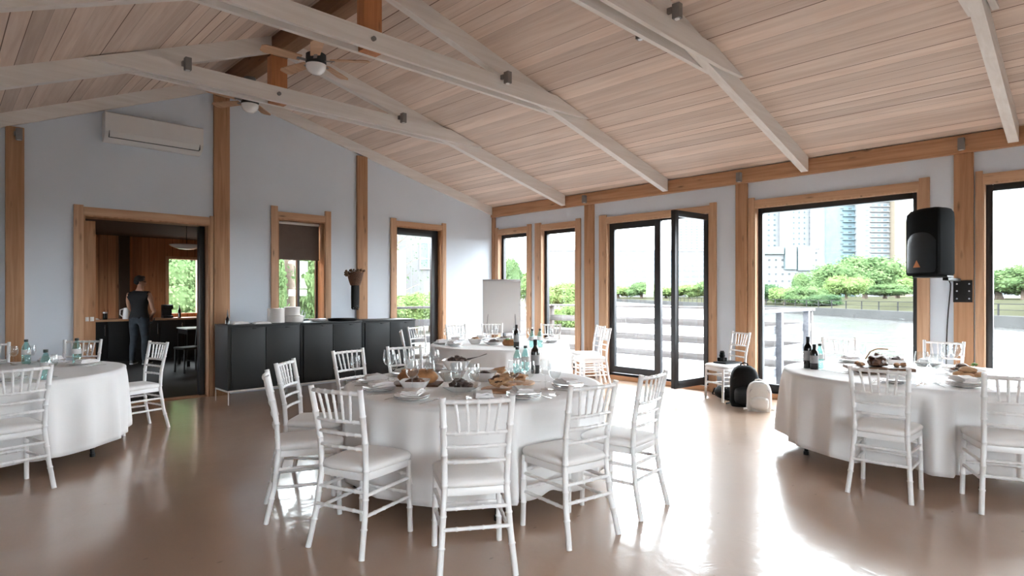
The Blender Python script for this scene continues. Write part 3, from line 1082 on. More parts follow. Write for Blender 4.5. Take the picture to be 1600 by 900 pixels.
# ------------------------------------------------------------------ flipchart
fc = empty('flipchart', (7.50, 7.93, 0), math.radians(-44.4), 'white flipchart board standing in the corner before the narrow windows', 'flipchart')
MB().box(-0.34, 0.34, -0.012, 0.012, 0.75, 1.70, 0.004).build('board', M['white'], fc)
MB().box(-0.35, 0.35, -0.03, 0.016, 1.69, 1.725, 0.004).build('clamp_bar', M['alu'], fc)
m = MB()
m.box(-0.35, -0.338, -0.014, 0.014, 0.75, 1.70)
m.box(0.338, 0.35, -0.014, 0.014, 0.75, 1.70)
m.box(-0.35, 0.35, -0.05, 0.014, 0.735, 0.75)
m.build('frame', M['alu'], fc, flat=True)
for x, y in ((-0.30, -0.2), (0.30, -0.2), (0.0, 0.35)):
    MB().tube([(x * 0.8, 0.02, 1.2), (x * 1.1, y, 0.0)], 0.012, 8).build('leg', M['alu'], fc)

# ------------------------------------------------------------------ chairs
def bamboo(pts, r, n=9, nodes=0.13, bump=1.2):
    """Straight or bent turned stick with the ring nodes of a chiavari chair."""
    pts = [Vector(p) for p in pts]
    ls = [0]
    for a, b in zip(pts[:-1], pts[1:]):
        ls.append(ls[-1] + (b - a).length)
    T = ls[-1]

    def at(s):
        for i in range(len(pts) - 1):
            if s <= ls[i + 1] + 1e-9:
                f = (s - ls[i]) / max(1e-9, ls[i + 1] - ls[i])
                return pts[i].lerp(pts[i + 1], f)
        return pts[-1]
    st = [(0, 1.0)]
    k = max(1, int(T / nodes))
    for i in range(1, k + 1):
        s = T * i / (k + 1)
        st += [(s - 0.007, 1.0), (s - 0.003, bump), (s + 0.003, bump), (s + 0.007, 1.0)]
    for s in ls[1:-1]:
        st.append((s, 1.0))
    st.append((T, 1.0))
    st.sort()
    return MB().tube([at(s) for s, _ in st], [r * q for _, q in st], n)


def make_chair():
    t = empty('chiavari_chair', (0, 0, 0), 0, None, 'chair')
    c = M['chair']
    # rear legs run up into the back posts
    for s in (-1, 1):
        bamboo([(s * 0.196, -0.255, 0.0), (s * 0.178, -0.205, 0.22), (s * 0.163, -0.18, 0.44), (s * 0.166, -0.19, 0.62), (s * 0.180, -0.25, 0.93)], 0.0165, 10, 0.16).build('leg', c, t)
    for s in (-1, 1):
        bamboo([(s * 0.190, 0.195, 0.0), (s * 0.183, 0.185, 0.44)], 0.0165, 10, 0.16).build('leg', c, t)
    # seat frame and cushion
    def seat_ring(z, g):
        pts = []
        for u, v in [(-0.163, -0.18), (-0.178, -0.06), (-0.19, 0.08), (-0.195, 0.17), (-0.16, 0.212), (-0.08, 0.222), (0.08, 0.222), (0.16, 0.212), (0.195, 0.17), (0.19, 0.08), (0.178, -0.06), (0.163, -0.18), (0.08, -0.186), (-0.08, -0.186)]:
            pts.append((u * g, v * g, z))
        return pts
    MB().loft([seat_ring(0.405, 0.99), seat_ring(0.41, 1.0), seat_ring(0.44, 1.0), seat_ring(0.445, 0.985)]).build('seat', c, t)
    MB().loft([seat_ring(0.446, 0.98), seat_ring(0.45, 1.03), seat_ring(0.472, 1.05), seat_ring(0.486, 1.0), seat_ring(0.495, 0.86), seat_ring(0.499, 0.5)]).build('cushion', M['cushion'], t, ang=70)
    # stretchers
    for z, q in ((0.33, 0.0), (0.215, 0.0)):
        for s in (-1, 1):
            bamboo([(s * 0.172, -0.195, z), (s * 0.186, 0.188, z)], 0.0105, 8, 0.09).build('stretcher', c, t)
    for z in (0.33, 0.215):
        bamboo([(-0.186, 0.19, z + 0.02), (0.186, 0.19, z + 0.02)], 0.0105, 8, 0.07).build('stretcher', c, t)
    for z in (0.345, 0.245):
        y = -0.18 - 0.075 * (0.44 - z) / 0.44
        bamboo([(-0.172, y, z), (0.172, y, z)], 0.0105, 8, 0.07).build('stretcher', c, t)
    # backrest
    yb = lambda z: -0.19 - 0.06 * (z - 0.62) / 0.31 if z > 0.62 else -0.18 - 0.01 * (z - 0.44) / 0.18
    br = MB()
    pts = [(x, yb(0.905) - 0.022 * (1 - (x / 0.178) ** 2), 0.905) for x in (-0.178, -0.11, -0.04, 0.04, 0.11, 0.178)]
    b = bamboo(pts, 0.0125, 8, 0.06).build('backrest', c, t)
    for z in (0.738, 0.665, 0.585):
        pts = [(x, yb(z) - 0.018 * (1 - (x / 0.17) ** 2), z) for x in (-0.17, -0.1, -0.035, 0.035, 0.1, 0.17)]
        bamboo(pts, 0.0105, 8, 0.065).build('rail', c, b)
    for k in range(5):
        u = -2 + k
        x1, x0 = u * 0.058, u * 0.046
        bamboo([(x0, yb(0.738) - 0.018 * (1 - (x0 / 0.17) ** 2), 0.738), (x1, yb(0.905) - 0.022 * (1 - (x1 / 0.178) ** 2), 0.905)], 0.0082, 7, 0.06, 1.2).build('spindle', c, b)
    return Proto(t)


CH = make_chair()


def chair(mx, my, face, label, group):
    """mx, my: middle of the back's top edge on the floor plan; face: compass of the sitter in degrees."""
    f = math.radians(face)
    return CH.put((mx + 0.25 * math.cos(f), my + 0.25 * math.sin(f), 0), f - PI / 2, label, group)


GA, GB, GC, GD = 'chairs around the central table', 'chairs around the flipchart table', 'chairs around the doorway table', 'chairs around the loudspeaker table'
chair(1.57, 3.92, -22, 'white chiavari chair seen edge-on at the central table, in front of the sideboard', GA)
chair(1.96, 4.54, -44, 'white chiavari chair beyond the edge-on one, backed by the first sideboard', GA)
chair(1.60, 3.05, 19, 'white chiavari chair in front of the edge-on one, turned three-quarters away, cushion showing', GA)
chair(1.98, 2.27, 57, 'white chiavari chair with its back square to the viewer at the central table', GA)
chair(2.76, 2.13, 81, 'white chiavari chair at the central table beside the one square to the viewer', GA)
chair(3.42, 2.14, 96, 'white chiavari chair at the central table standing in the window glare', GA)
chair(2.79, 5.06, -77, 'white chiavari chair behind the wine glasses, backed by the middle sideboard', GA)
chair(3.40, 5.03, -100, 'white chiavari chair behind the bread loaf at the central table', GA)
chair(4.80, 7.18, -33, 'white chiavari chair seen almost edge-on at the end of the sideboards', GB)
chair(5.55, 7.88, -80, 'white chiavari chair before the glass garden door', GB)
chair(6.45, 7.98, -105, 'white chiavari chair against the pale wall beside the garden door', GB)
chair(7.14, 7.80, -128, 'white chiavari chair in front of the flipchart', GB)
chair(7.80, 6.98, -155, 'white chiavari chair before the narrow window showing the deck railing', GB)
chair(7.98, 6.02, 150, 'white chiavari chair against the post by the open glass door, farther of two', GB)
chair(7.50, 5.55, 149, 'white chiavari chair with its seat showing, closer to the open glass door', GB)
chair(1.77, 7.38, 194, 'white chiavari chair standing in front of the kitchen doorway', GC)
chair(1.22, 8.28, -119, 'white chiavari chair beside the doorway casing, beyond the plates', GC)
chair(0.45, 5.50, 105, 'white chiavari chair with its back to the viewer at the doorway table', GC)
chair(0.40, 8.42, -92, 'white chiavari chair cut by the picture edge, before the end post', GC)
chair(4.79, 1.17, 3, 'white chiavari chair with its back to the viewer by the carved roast', GD)
chair(5.00, 0.43, 22, 'white chiavari chair with its back to the viewer by the plate stack and rolls', GD)
chair(7.78, 2.32, -146, 'white chiavari chair silhouetted against the river in the picture window', GD)
chair(8.05, 1.33, 180, 'white chiavari chair against the wall under the loudspeaker', GD)
CHS = chair(8.02, 3.63, 153, 'white chiavari chair by the window post, carrying a laptop and a camera', 'chair used as a side table')

# things on and around that chair
f = math.radians(153)
sx, sy = 8.02 + 0.25 * math.cos(f), 3.63 + 0.25 * math.sin(f)
lp = empty('laptop', (sx + 0.03, sy - 0.01, 0.5), f + 0.2, 'closed dark laptop lying on the seat of the chair by the window post', 'laptop')
MB().box(-0.16, 0.16, -0.11, 0.11, 0.0, 0.012, 0.004).build('base', M['bagpanel'], lp)
MB().box(-0.16, 0.16, -0.11, 0.11, 0.0125, 0.02, 0.004).build('lid', M['bagpanel'], lp)
cm = empty('camera', (sx + 0.03, sy + 0.07, 0.5205), f, 'black camera with its lens pointing up, standing on the laptop', 'camera')
MB().lathe([(0, 0), (0.036, 0), (0.038, 0.03), (0.034, 0.035), (0.034, 0.06), (0.039, 0.065), (0.039, 0.085), (0.033, 0.095), (0.033, 0.125), (0.0, 0.125)], 20).build('lens_barrel', M['bagblack'], cm)
MB().box(-0.06, 0.06, -0.03, 0.03, 0.0, 0.05, 0.008).build('body', M['spk'], cm)
MB().lathe([(0, 0.126), (0.028, 0.126), (0.028, 0.142), (0, 0.142)], 18).build('lens_cap', M['black'], cm)


def backpack(loc, rz, W, D, H, label, body, panel, name='backpack'):
    t = empty(name, loc, rz, label, 'bag')
    rings = []
    for k in range(15):
        u = k / 14
        z = H * u
        q = 1.0 if u < 0.55 else math.sqrt(max(0.02, 1 - ((u - 0.55) / 0.46) ** 2))
        low = 0.9 + 0.1 * min(1, u / 0.12)
        wv, dv = W / 2 * (0.35 + 0.65 * q) * low * (1 if q > 0.3 else 0.9), D / 2 * (0.45 + 0.55 * q) * low
        ring_ = []
        for i in range(24):
            a = 2 * PI * i / 24
            ca, sa = math.cos(a), math.sin(a)
            e = 0.55
            ring_.append((wv * abs(ca) ** e * (1 if ca > 0 else -1), dv * abs(sa) ** e * (1 if sa > 0 else -1) - 0.06 * H * u * u * 0.3, z))
        rings.append(ring_)
    MB().loft(rings).build('bag_body', body, t, ang=60)
    # front pocket
    rings = []
    for k in range(9):
        u = k / 8
        z = H * (0.06 + 0.46 * u)
        q = math.sqrt(max(0.05, 1 - abs(2 * u - 1) ** 5))
        rings.append([(W * 0.36 * q * x, -D / 2 * 0.93 - 0.045 * q * y, z) for x, y in [(-1, 0), (-0.9, 0.7), (-0.5, 1), (0, 1.08), (0.5, 1), (0.9, 0.7), (1, 0), (0.5, -0.2), (-0.5, -0.2)]])
    MB().loft(rings).build('front_pocket', panel, t, ang=60)
    # zip line and top handle
    m = MB()
    m.tube([(-W * 0.42, -D * 0.36, H * 0.5), (-W * 0.36, -D * 0.44, H * 0.72), (0, -D * 0.40, H * 0.9), (W * 0.36, -D * 0.44, H * 0.72), (W * 0.42, -D * 0.36, H * 0.5)], 0.006, 8)
    m.build('zip', M['black'] if body is not M['bagwhite'] else M['alu'], t)
    MB().tube([(-0.05, D * 0.12, H * 0.95), (-0.04, D * 0.12, H * 1.04), (0.0, D * 0.12, H * 1.07), (0.04, D * 0.12, H * 1.04), (0.05, D * 0.12, H * 0.95)], 0.009, 8).build('carry_handle', body, t)
    for s in (-1, 1):
        MB().tube([(s * W * 0.22, D * 0.45, H * 0.88), (s * W * 0.34, D * 0.72, H * 0.6), (s * W * 0.42, D * 0.75, H * 0.25), (s * W * 0.46, D * 0.5, 0.012), (s * W * 0.62, D * 0.2, 0.01)], 0.014, 8, squash=0.4).build('strap', body, t)
    return t


backpack((7.52, 3.36, 0), math.radians(-62), 0.36, 0.26, 0.52, 'black backpack standing on the floor against the chair with the camera', M['bagblack'], M['bagpanel'])
backpack((7.33, 3.09, 0), math.radians(-62), 0.29, 0.16, 0.365, 'small white backpack standing beside the black backpack', M['bagwhite'], M['bagwhite'])
t = empty('shoulder_bag', (sx, sy, 0), math.radians(153 - 90), 'low black bag lying on the floor under the chair with the camera', 'bag')
m = MB()
rings = []
for k in range(8):
    u = k / 7
    q = math.sqrt(max(0.03, 1 - abs(2 * u - 1) ** 4))
    rings.append([((u - 0.5) * 0.29, 0.135 * q * math.cos(a), 0.098 + 0.096 * q * math.sin(a)) for a in [2 * PI * i / 16 for i in range(16)]])
m.loft(rings)
m.build('bag_body', M['bagblack'], t, ang=60)
MB().tube([(0.13, 0.02, 0.10), (0.20, 0.03, 0.13), (0.29, 0.0, 0.05), (0.36, -0.05, 0.012), (0.30, -0.1, 0.012), (0.25, -0.02, 0.012)], 0.012, 8, squash=0.5).build('strap', M['bagblack'], t)
MB().tube([(-0.10, 0.06, 0.165), (0, 0.07, 0.18), (0.10, 0.06, 0.165)], 0.006, 8).build('zip', M['greyplastic'], t)

# ------------------------------------------------------------------ round tables with cloths
def table(cx, cy, R, ph, label, tl, seed, hem=0.125):
    t = empty('banquet_table', (cx, cy, 0), ph, tl, 'table', 'round banquet tables')
    MB().lathe([(0, 0.715), (R - 0.025, 0.715), (R - 0.02, 0.72), (R - 0.02, 0.735), (R - 0.026, 0.74), (0, 0.74)], 64).build('tabletop', M['board'], t)
    for k in range(4):
        a = PI / 4 + k * PI / 2
        x, y = 0.875 * math.cos(a), 0.875 * math.sin(a)
        lg = MB().tube([(x * 0.97, y * 0.97, 0.715), (x * 1.03, y * 1.03, 0.02)], 0.017, 10).build('leg', M['black'], t)
        MB().lathe([(0, 0), (0.022, 0), (0.022, 0.03), (0, 0.03)], 12, (x * 1.03, y * 1.03, 0)).build('foot', M['black'], lg)
    m = MB()
    n, rows = 288, 16
    rnd = random.Random(seed)
    ph2 = [rnd.uniform(0, 2 * PI) for _ in range(4)]
    vs = [(0, 0, 0.749)]
    fs = []
    rr = [0.35, 0.7, 0.9, 0.97]
    cols = []
    for q in rr:
        cols.append([(R * q, 0.749)] * n)

    NF = 20
    off = [rnd.uniform(-0.36, 0.36) for _ in range(NF)]
    hgt = [rnd.uniform(0.35, 1.0) for _ in range(NF)]
    wid = [rnd.uniform(0.16, 0.30) for _ in range(NF)]

    def fold(a):
        """Rounded ridges of unequal size round the rim, shallow hollows between them."""
        q = a / (2 * PI) * NF
        v = 0.0
        for k in range(int(q) - 2, int(q) + 3):
            kk = k % NF
            v += hgt[kk] * math.exp(-((q - (k + 0.5 + off[kk])) / wid[kk]) ** 2)
        return min(v, 1.1) - 0.36

    for k in range(rows + 1):
        u = k / rows
        row = []
        for i in range(n):
            a = 2 * PI * i / n
            fv = fold(a)
            z = 0.749 - (0.749 - hem - 0.035 * fv) * u if u > 0 else 0.747
            amp = 0.118 * min(1, u * 1.1) ** 0.8
            r = R + 0.004 + 0.010 * min(1, u * 6) + 0.004 * u + amp * fv
            row.append((r, z))
        cols.append(row)
    for row in cols:
        for i in range(n):
            a = 2 * PI * i / n
            vs.append((row[i][0] * math.cos(a), row[i][0] * math.sin(a), row[i][1]))
    for i in range(n):
        fs.append((0, 1 + i, 1 + (i + 1) % n))
    for k in range(len(cols) - 1):
        for i in range(n):
            j = (i + 1) % n
            fs.append((1 + k * n + i, 1 + (k + 1) * n + i, 1 + (k + 1) * n + j, 1 + k * n + j))
    m._add(vs, fs)
    o = m.build('tablecloth', M['cloth'], loc=(cx, cy, 0), rz=ph, ang=180)
    sol = o.modifiers.new('thickness', 'SOLIDIFY')
    sol.thickness = 0.0015
    sol.offset = 1
    return tag(o, label, 'tablecloth', 'white round tablecloths')


TA, TB, TC, TD = (3.05, 3.54), (5.72, 6.08), (0.33, 6.98), (6.20, 1.25)
table(*TA, 0.99, 0.24, 'white floor-length cloth on the central table with the salad bowls', 'round table under the central cloth, with bread and salads', 11)
table(*TB, 0.97, 0.2, 'white floor-length cloth on the table near the flipchart', 'round table under the cloth near the flipchart', 12)
table(*TC, 1.03, 0.07, 'white floor-length cloth on the table before the kitchen doorway', 'round table under the cloth before the kitchen doorway', 13)
table(*TD, 1.03, -0.1, 'white floor-length cloth on the table below the loudspeaker', 'round table under the cloth below the loudspeaker', 14)
# ------------------------------------------------------------------ cloths give way where a chair is pushed in
bpy.context.view_layer.update()
chairs = [o for o in COL.objects if o.name.startswith('chiavari_chair')]
for o in [q for q in COL.objects if q.name.startswith('tablecloth')]:
    mw = o.matrix_world
    inv = mw.inverted()
    c0 = mw.translation
    near = [(q.matrix_world.inverted(), q) for q in chairs if (q.location - c0).length < 1.75]
    for v in o.data.vertices:
        p = mw @ v.co
        if p.z > 0.74:
            continue
        wz = min(1.0, max(0.0, (0.735 - p.z) / 0.2))
        wz = wz * wz * (3 - 2 * wz)
        rad = Vector((p.x - c0.x, p.y - c0.y, 0))
        rd = rad.normalized()
        push = 0.0
        for qi, q in near:
            l = qi @ p
            need = 0.262 - max(0.0, abs(l.x) - 0.205) * 2.2
            if l.y < need and abs(l.x) < 0.34 and l.y > -0.4:
                dl = (qi.to_3x3() @ rd)
                k = max(0.35, -dl.y)
                push = max(push, (need - l.y) / k)
        if push > 0:
            v.co = inv @ (p - rd * push * wz)

TZ = 0.7508

# ------------------------------------------------------------------ table ware
P_PLATE = Proto(tag(plate_mesh(0.95).build('plate', M['china'], ang=60), None, 'plate', 'dinner plates on the tables'))


def make_fork():
    m = MB()
    m.prism([(-0.004, -0.10), (0.004, -0.10), (0.003, 0.0), (0.011, 0.03), (0.011, 0.085), (0.008, 0.085), (0.0075, 0.045), (0.003, 0.045), (0.003, 0.085), (-0.003, 0.085), (-0.003, 0.045), (-0.0075, 0.045), (-0.008, 0.085), (-0.011, 0.085), (-0.011, 0.03), (-0.003, 0.0)], 'z', 0.0, 0.003)
    return Proto(tag(m.build('fork', M['silver'], flat=True), None, 'fork', 'forks on the tables'))


def make_knife():
    m = MB()
    m.prism([(-0.005, -0.115), (0.005, -0.115), (0.006, 0.0), (0.009, 0.01), (0.009, 0.09), (0.0, 0.115), (-0.006, 0.10), (-0.006, 0.0)], 'z', 0.0, 0.0028)
    return Proto(tag(m.build('knife', M['silver'], flat=True), None, 'knife', 'knives on the tables'))


P_FORK, P_KNIFE = make_fork(), make_knife()


def make_wineglass():
    t = empty('wine_glass', (0, 0, 0), 0, None, 'glass', 'wine glasses on the tables')
    MB().lathe([(0.034, 0.0), (0.034, 0.002), (0.012, 0.006), (0.0045, 0.012)], 20).build('foot', M['glass'], t)
    MB().lathe([(0.0045, 0.012), (0.0036, 0.03), (0.0036, 0.085), (0.006, 0.095)], 12).build('stem', M['glass'], t)
    MB().lathe([(0.006, 0.095), (0.025, 0.105), (0.038, 0.128), (0.041, 0.15), (0.038, 0.185), (0.034, 0.21), (0.0325, 0.21), (0.0365, 0.185), (0.0395, 0.15), (0.0365, 0.129), (0.024, 0.107), (0.0, 0.099)], 24).build('bowl', M['glass'], t, ang=80)
    return Proto(t)


P_WG = make_wineglass()
tb = MB().lathe([(0.0, 0.0), (0.030, 0.0), (0.036, 0.10), (0.0345, 0.10), (0.0285, 0.008), (0.0, 0.008)], 24).build('tumbler', M['glass'])
P_TU = Proto(tag(tb, None, 'glass', 'water tumblers on the tables'))


def make_winebottle():
    t = empty('wine_bottle', (0, 0, 0), 0, None, 'bottle', 'wine bottles on the tables')
    MB().lathe([(0, 0), (0.036, 0), (0.038, 0.006), (0.038, 0.185), (0.033, 0.212), (0.018, 0.232), (0.0145, 0.25), (0.0145, 0.285), (0.0165, 0.287), (0.0165, 0.296), (0, 0.296)], 26).build('bottle_body', M['bottle'], t)
    MB().lathe([(0.0385, 0.075), (0.0388, 0.075), (0.0388, 0.165), (0.0385, 0.165)], 26).build('label', M['greylabel'], t)
    MB().lathe([(0.0152, 0.245), (0.0172, 0.286), (0.0172, 0.298), (0, 0.2985)], 20).build('foil', M['black'], t)
    return t


def make_waterbottle():
    t = empty('water_bottle', (0, 0, 0), 0, None, 'bottle', 'plastic water bottles on the tables')
    MB().lathe([(0, 0), (0.030, 0), (0.034, 0.008), (0.034, 0.05), (0.031, 0.056), (0.034, 0.062), (0.034, 0.13), (0.030, 0.155), (0.018, 0.185), (0.0125, 0.195), (0.0125, 0.205)], 22).build('bottle_body', M['pet'], t, ang=60)
    MB().lathe([(0.0345, 0.085), (0.0348, 0.085), (0.0348, 0.128), (0.0345, 0.128)], 22).build('label', M['paper'], t)
    MB().lathe([(0, 0.2), (0.0155, 0.2), (0.0155, 0.222), (0, 0.222)], 16).build('cap', M['petcap'], t)
    return t


P_WB = Proto(make_winebottle())
P_PET = Proto(make_waterbottle())


def sq_ring(w, z, e=0.42, n=32):
    pts = []
    for i in range(n):
        a = 2 * PI * i / n
        ca, sa = math.cos(a), math.sin(a)
        pts.append((w * math.copysign(abs(ca) ** e, ca), w * math.copysign(abs(sa) ** e, sa), z))
    return pts


def make_bowl(name, w, h, e=0.42, low=0.55):
    m = MB()
    m.loft([sq_ring(w * low, 0, e), sq_ring(w * (low + 0.03), 0.003, e), sq_ring(w * (low + 0.25), h * 0.5, e), sq_ring(w, h, e), sq_ring(w * 0.97, h, e), sq_ring(w * (low + 0.21), h * 0.52, e), sq_ring(w * (low - 0.03), 0.008, e)])
    return m.build(name, M['china'], ang=50)


P_BOWL = Proto(tag(make_bowl('square_bowl', 0.105, 0.075), None, 'bowl', 'square white bowls on the tables'))
P_DISH = Proto(tag(make_bowl('serving_dish', 0.145, 0.045, 0.45, 0.5), None, 'dish', 'shallow white serving dishes on the tables'))


def heap(name, loc, r, h, seed, mt, label, cat, n=40, size=0.014):
    m = MB()
    rnd = random.Random(seed)
    for k in range(n):
        a, q = rnd.uniform(0, 2 * PI), math.sqrt(rnd.random())
        x, y = r * q * math.cos(a), r * q * math.sin(a)
        z = h * (1 - q * q) * rnd.uniform(0.4, 1) + size * 0.4
        m.blob((x, y, z), size * rnd.uniform(0.7, 1.5), seed + k, 0.5, 2.0, 1, (rnd.uniform(.7, 1.6), rnd.uniform(.7, 1.6), rnd.uniform(.4, .9)))
    return tag(m.build(name, mt, loc=loc, ang=50), label, cat, kind='stuff')


SEED = [100]


def setting(x, y, face, phr, n=2, nap=True, cutlery=True):
    """Plates, folded napkin and cutlery before a seat; face: where the sitter looks."""
    SEED[0] += 1
    f = math.radians(face)
    fx, fy = math.cos(f), math.sin(f)
    rx, ry = fy, -fx
    words_ = {1: ['white plate'], 2: ['lower white plate', 'upper white plate'], 3: ['lowest white plate', 'middle white plate', 'topmost white plate']}[n]
    for k in range(n):
        P_PLATE.put((x, y, TZ + 0.0105 * k), 0.3 * k, '%s of the setting at %s' % (words_[k], phr))
    if nap:
        cloth_at((x + 0.012 * fx, y + 0.012 * fy, TZ + 0.0105 * (n - 1) + 0.023), f + 0.4 * math.sin(SEED[0]), 0.17, 0.12, 0.034, SEED[0], 'folded white napkin on the plates at %s' % phr, 'napkins on the plates')
    if cutlery:
        P_FORK.put((x - rx * 0.15, y - ry * 0.15, TZ), f - PI / 2 + 0.05, 'silver fork beside the plates at %s' % phr)
        P_KNIFE.put((x + rx * 0.15, y + ry * 0.15, TZ), f - PI / 2 - 0.04, 'silver knife beside the plates at %s' % phr)


A_ = {1: 'the edge-on chair of the central table', 2: 'the central chair backed by the first sideboard', 3: 'the central chair turned three-quarters away',
      4: 'the central chair square to the viewer', 5: 'the central chair beside the square-on one', 6: 'the central chair in the window glare',
      7: 'the central chair behind the wine glasses', 8: 'the central chair behind the bread loaf'}
setting(2.30, 3.72, -20, A_[1], 2)
setting(2.47, 4.07, -44, A_[2], 2)
setting(2.27, 3.27, 19, A_[3], 2)
setting(2.565, 2.88, 55, A_[4], 2)
setting(2.83, 2.775, 81, A_[5], 3)
setting(3.385, 2.86, 100, A_[6], 2)
setting(2.92, 4.31, -77, A_[7], 1)
setting(3.28, 4.29, -100, A_[8], 2)
for (x, y, s, lab) in [
    (2.40, 4.235, 1.0, 'wine glass at the rim of the central table before the second sideboard chair'),
    (2.62, 4.02, 1.05, 'tall wine glass at the edge-on seat of the central table, before the sideboard'),
    (2.675, 4.18, 1.15, 'big wine glass before the middle sideboard on the central table'),
    (2.80, 4.075, 1.12, 'big wine glass overlapping another before the middle sideboard'),
    (2.385, 3.43, 1.15, 'wine glass at the corner of the square meat bowl'),
    (2.56, 3.16, 1.1, 'wine glass beside the shallow dish of food'),
    (2.66, 3.09, 1.05, 'wine glass between the shallow dish and the toast board'),
    (2.94, 2.98, 1.1, 'wine glass whose stem crosses the heap of toast'),
    (3.045, 2.93, 1.05, 'another wine glass whose stem crosses the heap of toast'),
    (3.215, 2.93, 1.05, 'wine glass standing clear of the plates at the glare seat'),
    (3.08, 2.72, 1.15, 'tall wine glass at the table rim between the square-on neighbour and the glare seat'),
    (3.02, 4.02, 1.1, 'wine glass behind the bread loaf'),
]:
    P_WG.put((x, y, TZ), 0, lab, None, s)
for (x, y, lab) in [(2.80, 3.56, 'water tumbler between the meat bowl and the salad bowls'), (2.84, 3.47, 'water tumbler by the shallow dish of food'), (3.18, 4.05, 'water tumbler behind the bread loaf on the central table')]:
    P_TU.put((x, y, TZ), 0, lab)

# carafe behind the bread
t = empty('glass_carafe', (3.10, 4.19, TZ), 0, 'clear glass water carafe behind the bread loaf on the central table', 'carafe')
MB().lathe([(0.0, 0.004), (0.05, 0.004), (0.052, 0.01), (0.045, 0.08), (0.03, 0.15), (0.034, 0.20), (0.042, 0.235), (0.040, 0.235), (0.032, 0.20), (0.028, 0.15), (0.043, 0.08), (0.049, 0.012), (0.0, 0.010)], 24).build('vessel', M['glass'], t, ang=70)
MB().tube([(0.04, 0, 0.215), (0.075, 0, 0.2), (0.08, 0, 0.14), (0.043, 0, 0.09)], 0.006, 8).build('handle', M['glass'], t)

P_WB.put((3.80, 3.585, TZ), 0.5, 'wine bottle standing alone at the far rim of the central table')
P_PET.put((3.69, 3.70, TZ), 0, 'plastic water bottle showing its whole label, beside the central wine bottle', None, 1.05)
P_PET.put((3.83, 3.735, TZ), 1, 'plastic water bottle half hidden behind the other on the central table', None, 1.05)


def loaf(loc, rz, Lx, W, H, seed, label, name='bread_loaf'):
    m = MB()
    rings = []
    for k in range(13):
        u = k / 12
        q = math.sqrt(max(0.04, 1 - abs(2 * u - 1) ** 3.2))
        ring_ = []
        for i in range(16):
            a = 2 * PI * i / 16
            y = W / 2 * q * math.cos(a)
            z = H * (0.45 + 0.55 * q * math.sin(a)) if math.sin(a) > 0 else H * 0.45 * (1 + math.sin(a) * min(1, q * 1.3))
            b = 1 + 0.05 * noise.noise(Vector((u * 5, a, seed)))
            ring_.append(((u - 0.5) * Lx, y * b, max(0.0, z * b)))
        rings.append(ring_)
    m.loft(rings)
    for k in range(4):
        x = (k - 1.5) * Lx * 0.2
        m.tube([(x - 0.02, -W * 0.28, H * 0.93), (x, 0, H * 1.0), (x + 0.02, W * 0.28, H * 0.93)], 0.008, 6)
    return tag(m.build(name, M['bread'], loc=loc, rz=rz, ang=60), label, 'bread')


bo = tag(MB().box(-0.19, 0.19, -0.11, 0.11, 0, 0.016, 0.005).build('bread_board', M['board'], loc=(2.66, 3.77, TZ), rz=-0.85), 'dark wooden board under the bread loaf', 'board')
loaf((2.655, 3.745, TZ + 0.0165), -0.85, 0.31, 0.15, 0.105, 3, 'big brown bread loaf with a floured crust on the central table')
loaf((2.78, 3.90, TZ + 0.0005), -0.5, 0.20, 0.09, 0.085, 8, 'smaller loaf end lying behind the big brown bread loaf')

P_BOWL.put((2.50, 3.56, TZ), 0.75, 'square white bowl of dark meat in front of the bread loaf')
heap('meat_salad', (2.50, 3.56, TZ + 0.048), 0.055, 0.045, 11, M['meat'], 'dark shredded meat heaped in the square bowl by the loaf', 'food', 40, 0.016)
P_BOWL.put((2.985, 3.735, TZ), 0.7, 'square white bowl of dip, lower one beside the shallow dish')
P_BOWL.put((3.165, 3.56, TZ), 0.7, 'square white bowl of dark olives beside the dip bowl')
heap('dip', (2.985, 3.735, TZ + 0.04), 0.062, 0.02, 12, M['bread'], 'brown dip filling the lower square bowl', 'food', 26, 0.016)
heap('olive_salad', (3.165, 3.56, TZ + 0.045), 0.055, 0.028, 13, M['salad'], 'dark olives heaped in the square bowl', 'food', 40, 0.013)
P_BOWL.put((3.085, 3.80, TZ + 0.0755), 0.75, 'square white bowl of mixed salad raised above the two others', None, 1.12)
heap('mixed_salad', (3.085, 3.80, TZ + 0.14), 0.07, 0.04, 14, M['salad'], 'dark mixed salad heaped in the raised square bowl', 'food', 55, 0.016)
tag(MB().tube([(0, 0, 0), (0.09, 0, 0.02), (0.16, 0, 0.045)], [0.016, 0.005, 0.007], 8, squash=0.4).build('salad_spoon', M['bdark'], loc=(3.13, 3.72, TZ + 0.165), rz=-0.8), 'dark salad spoon resting in the raised salad bowl', 'spoon')
P_DISH.put((2.735, 3.32, TZ), 0.78, 'shallow white dish of warm food in the middle of the central table')
heap('warm_starter', (2.735, 3.32, TZ + 0.028), 0.07, 0.045, 15, M['salad'], 'dark warm food piled in the shallow central dish', 'food', 50, 0.02)


def toast_heap(cx, cy, z0, n, seed, label, group, R=0.085):
    rnd = random.Random(seed)
    m = MB()
    m.box(-0.05, 0.05, -0.026, 0.026, 0, 0.014, 0.006)
    p = Proto(tag(m.build('toast_slice', M['roll']), None, 'toast', group))
    ords = ['first', 'second', 'third', 'fourth', 'fifth', 'sixth', 'seventh', 'eighth', 'ninth', 'tenth']
    for k in range(n):
        a = 2 * PI * k / n + rnd.uniform(-.2, .2)
        lev = k // 4
        r = R * (0.62 if lev == 0 else 0.35)
        o_ = p.put((cx + r * math.cos(a), cy + r * math.sin(a), z0 + 0.015 + 0.026 * lev), a + rnd.uniform(-.6, .6), label, group)
        o_.rotation_euler[0] = rnd.uniform(-0.35, 0.35)
        o_.rotation_euler[1] = rnd.uniform(-0.3, 0.3)


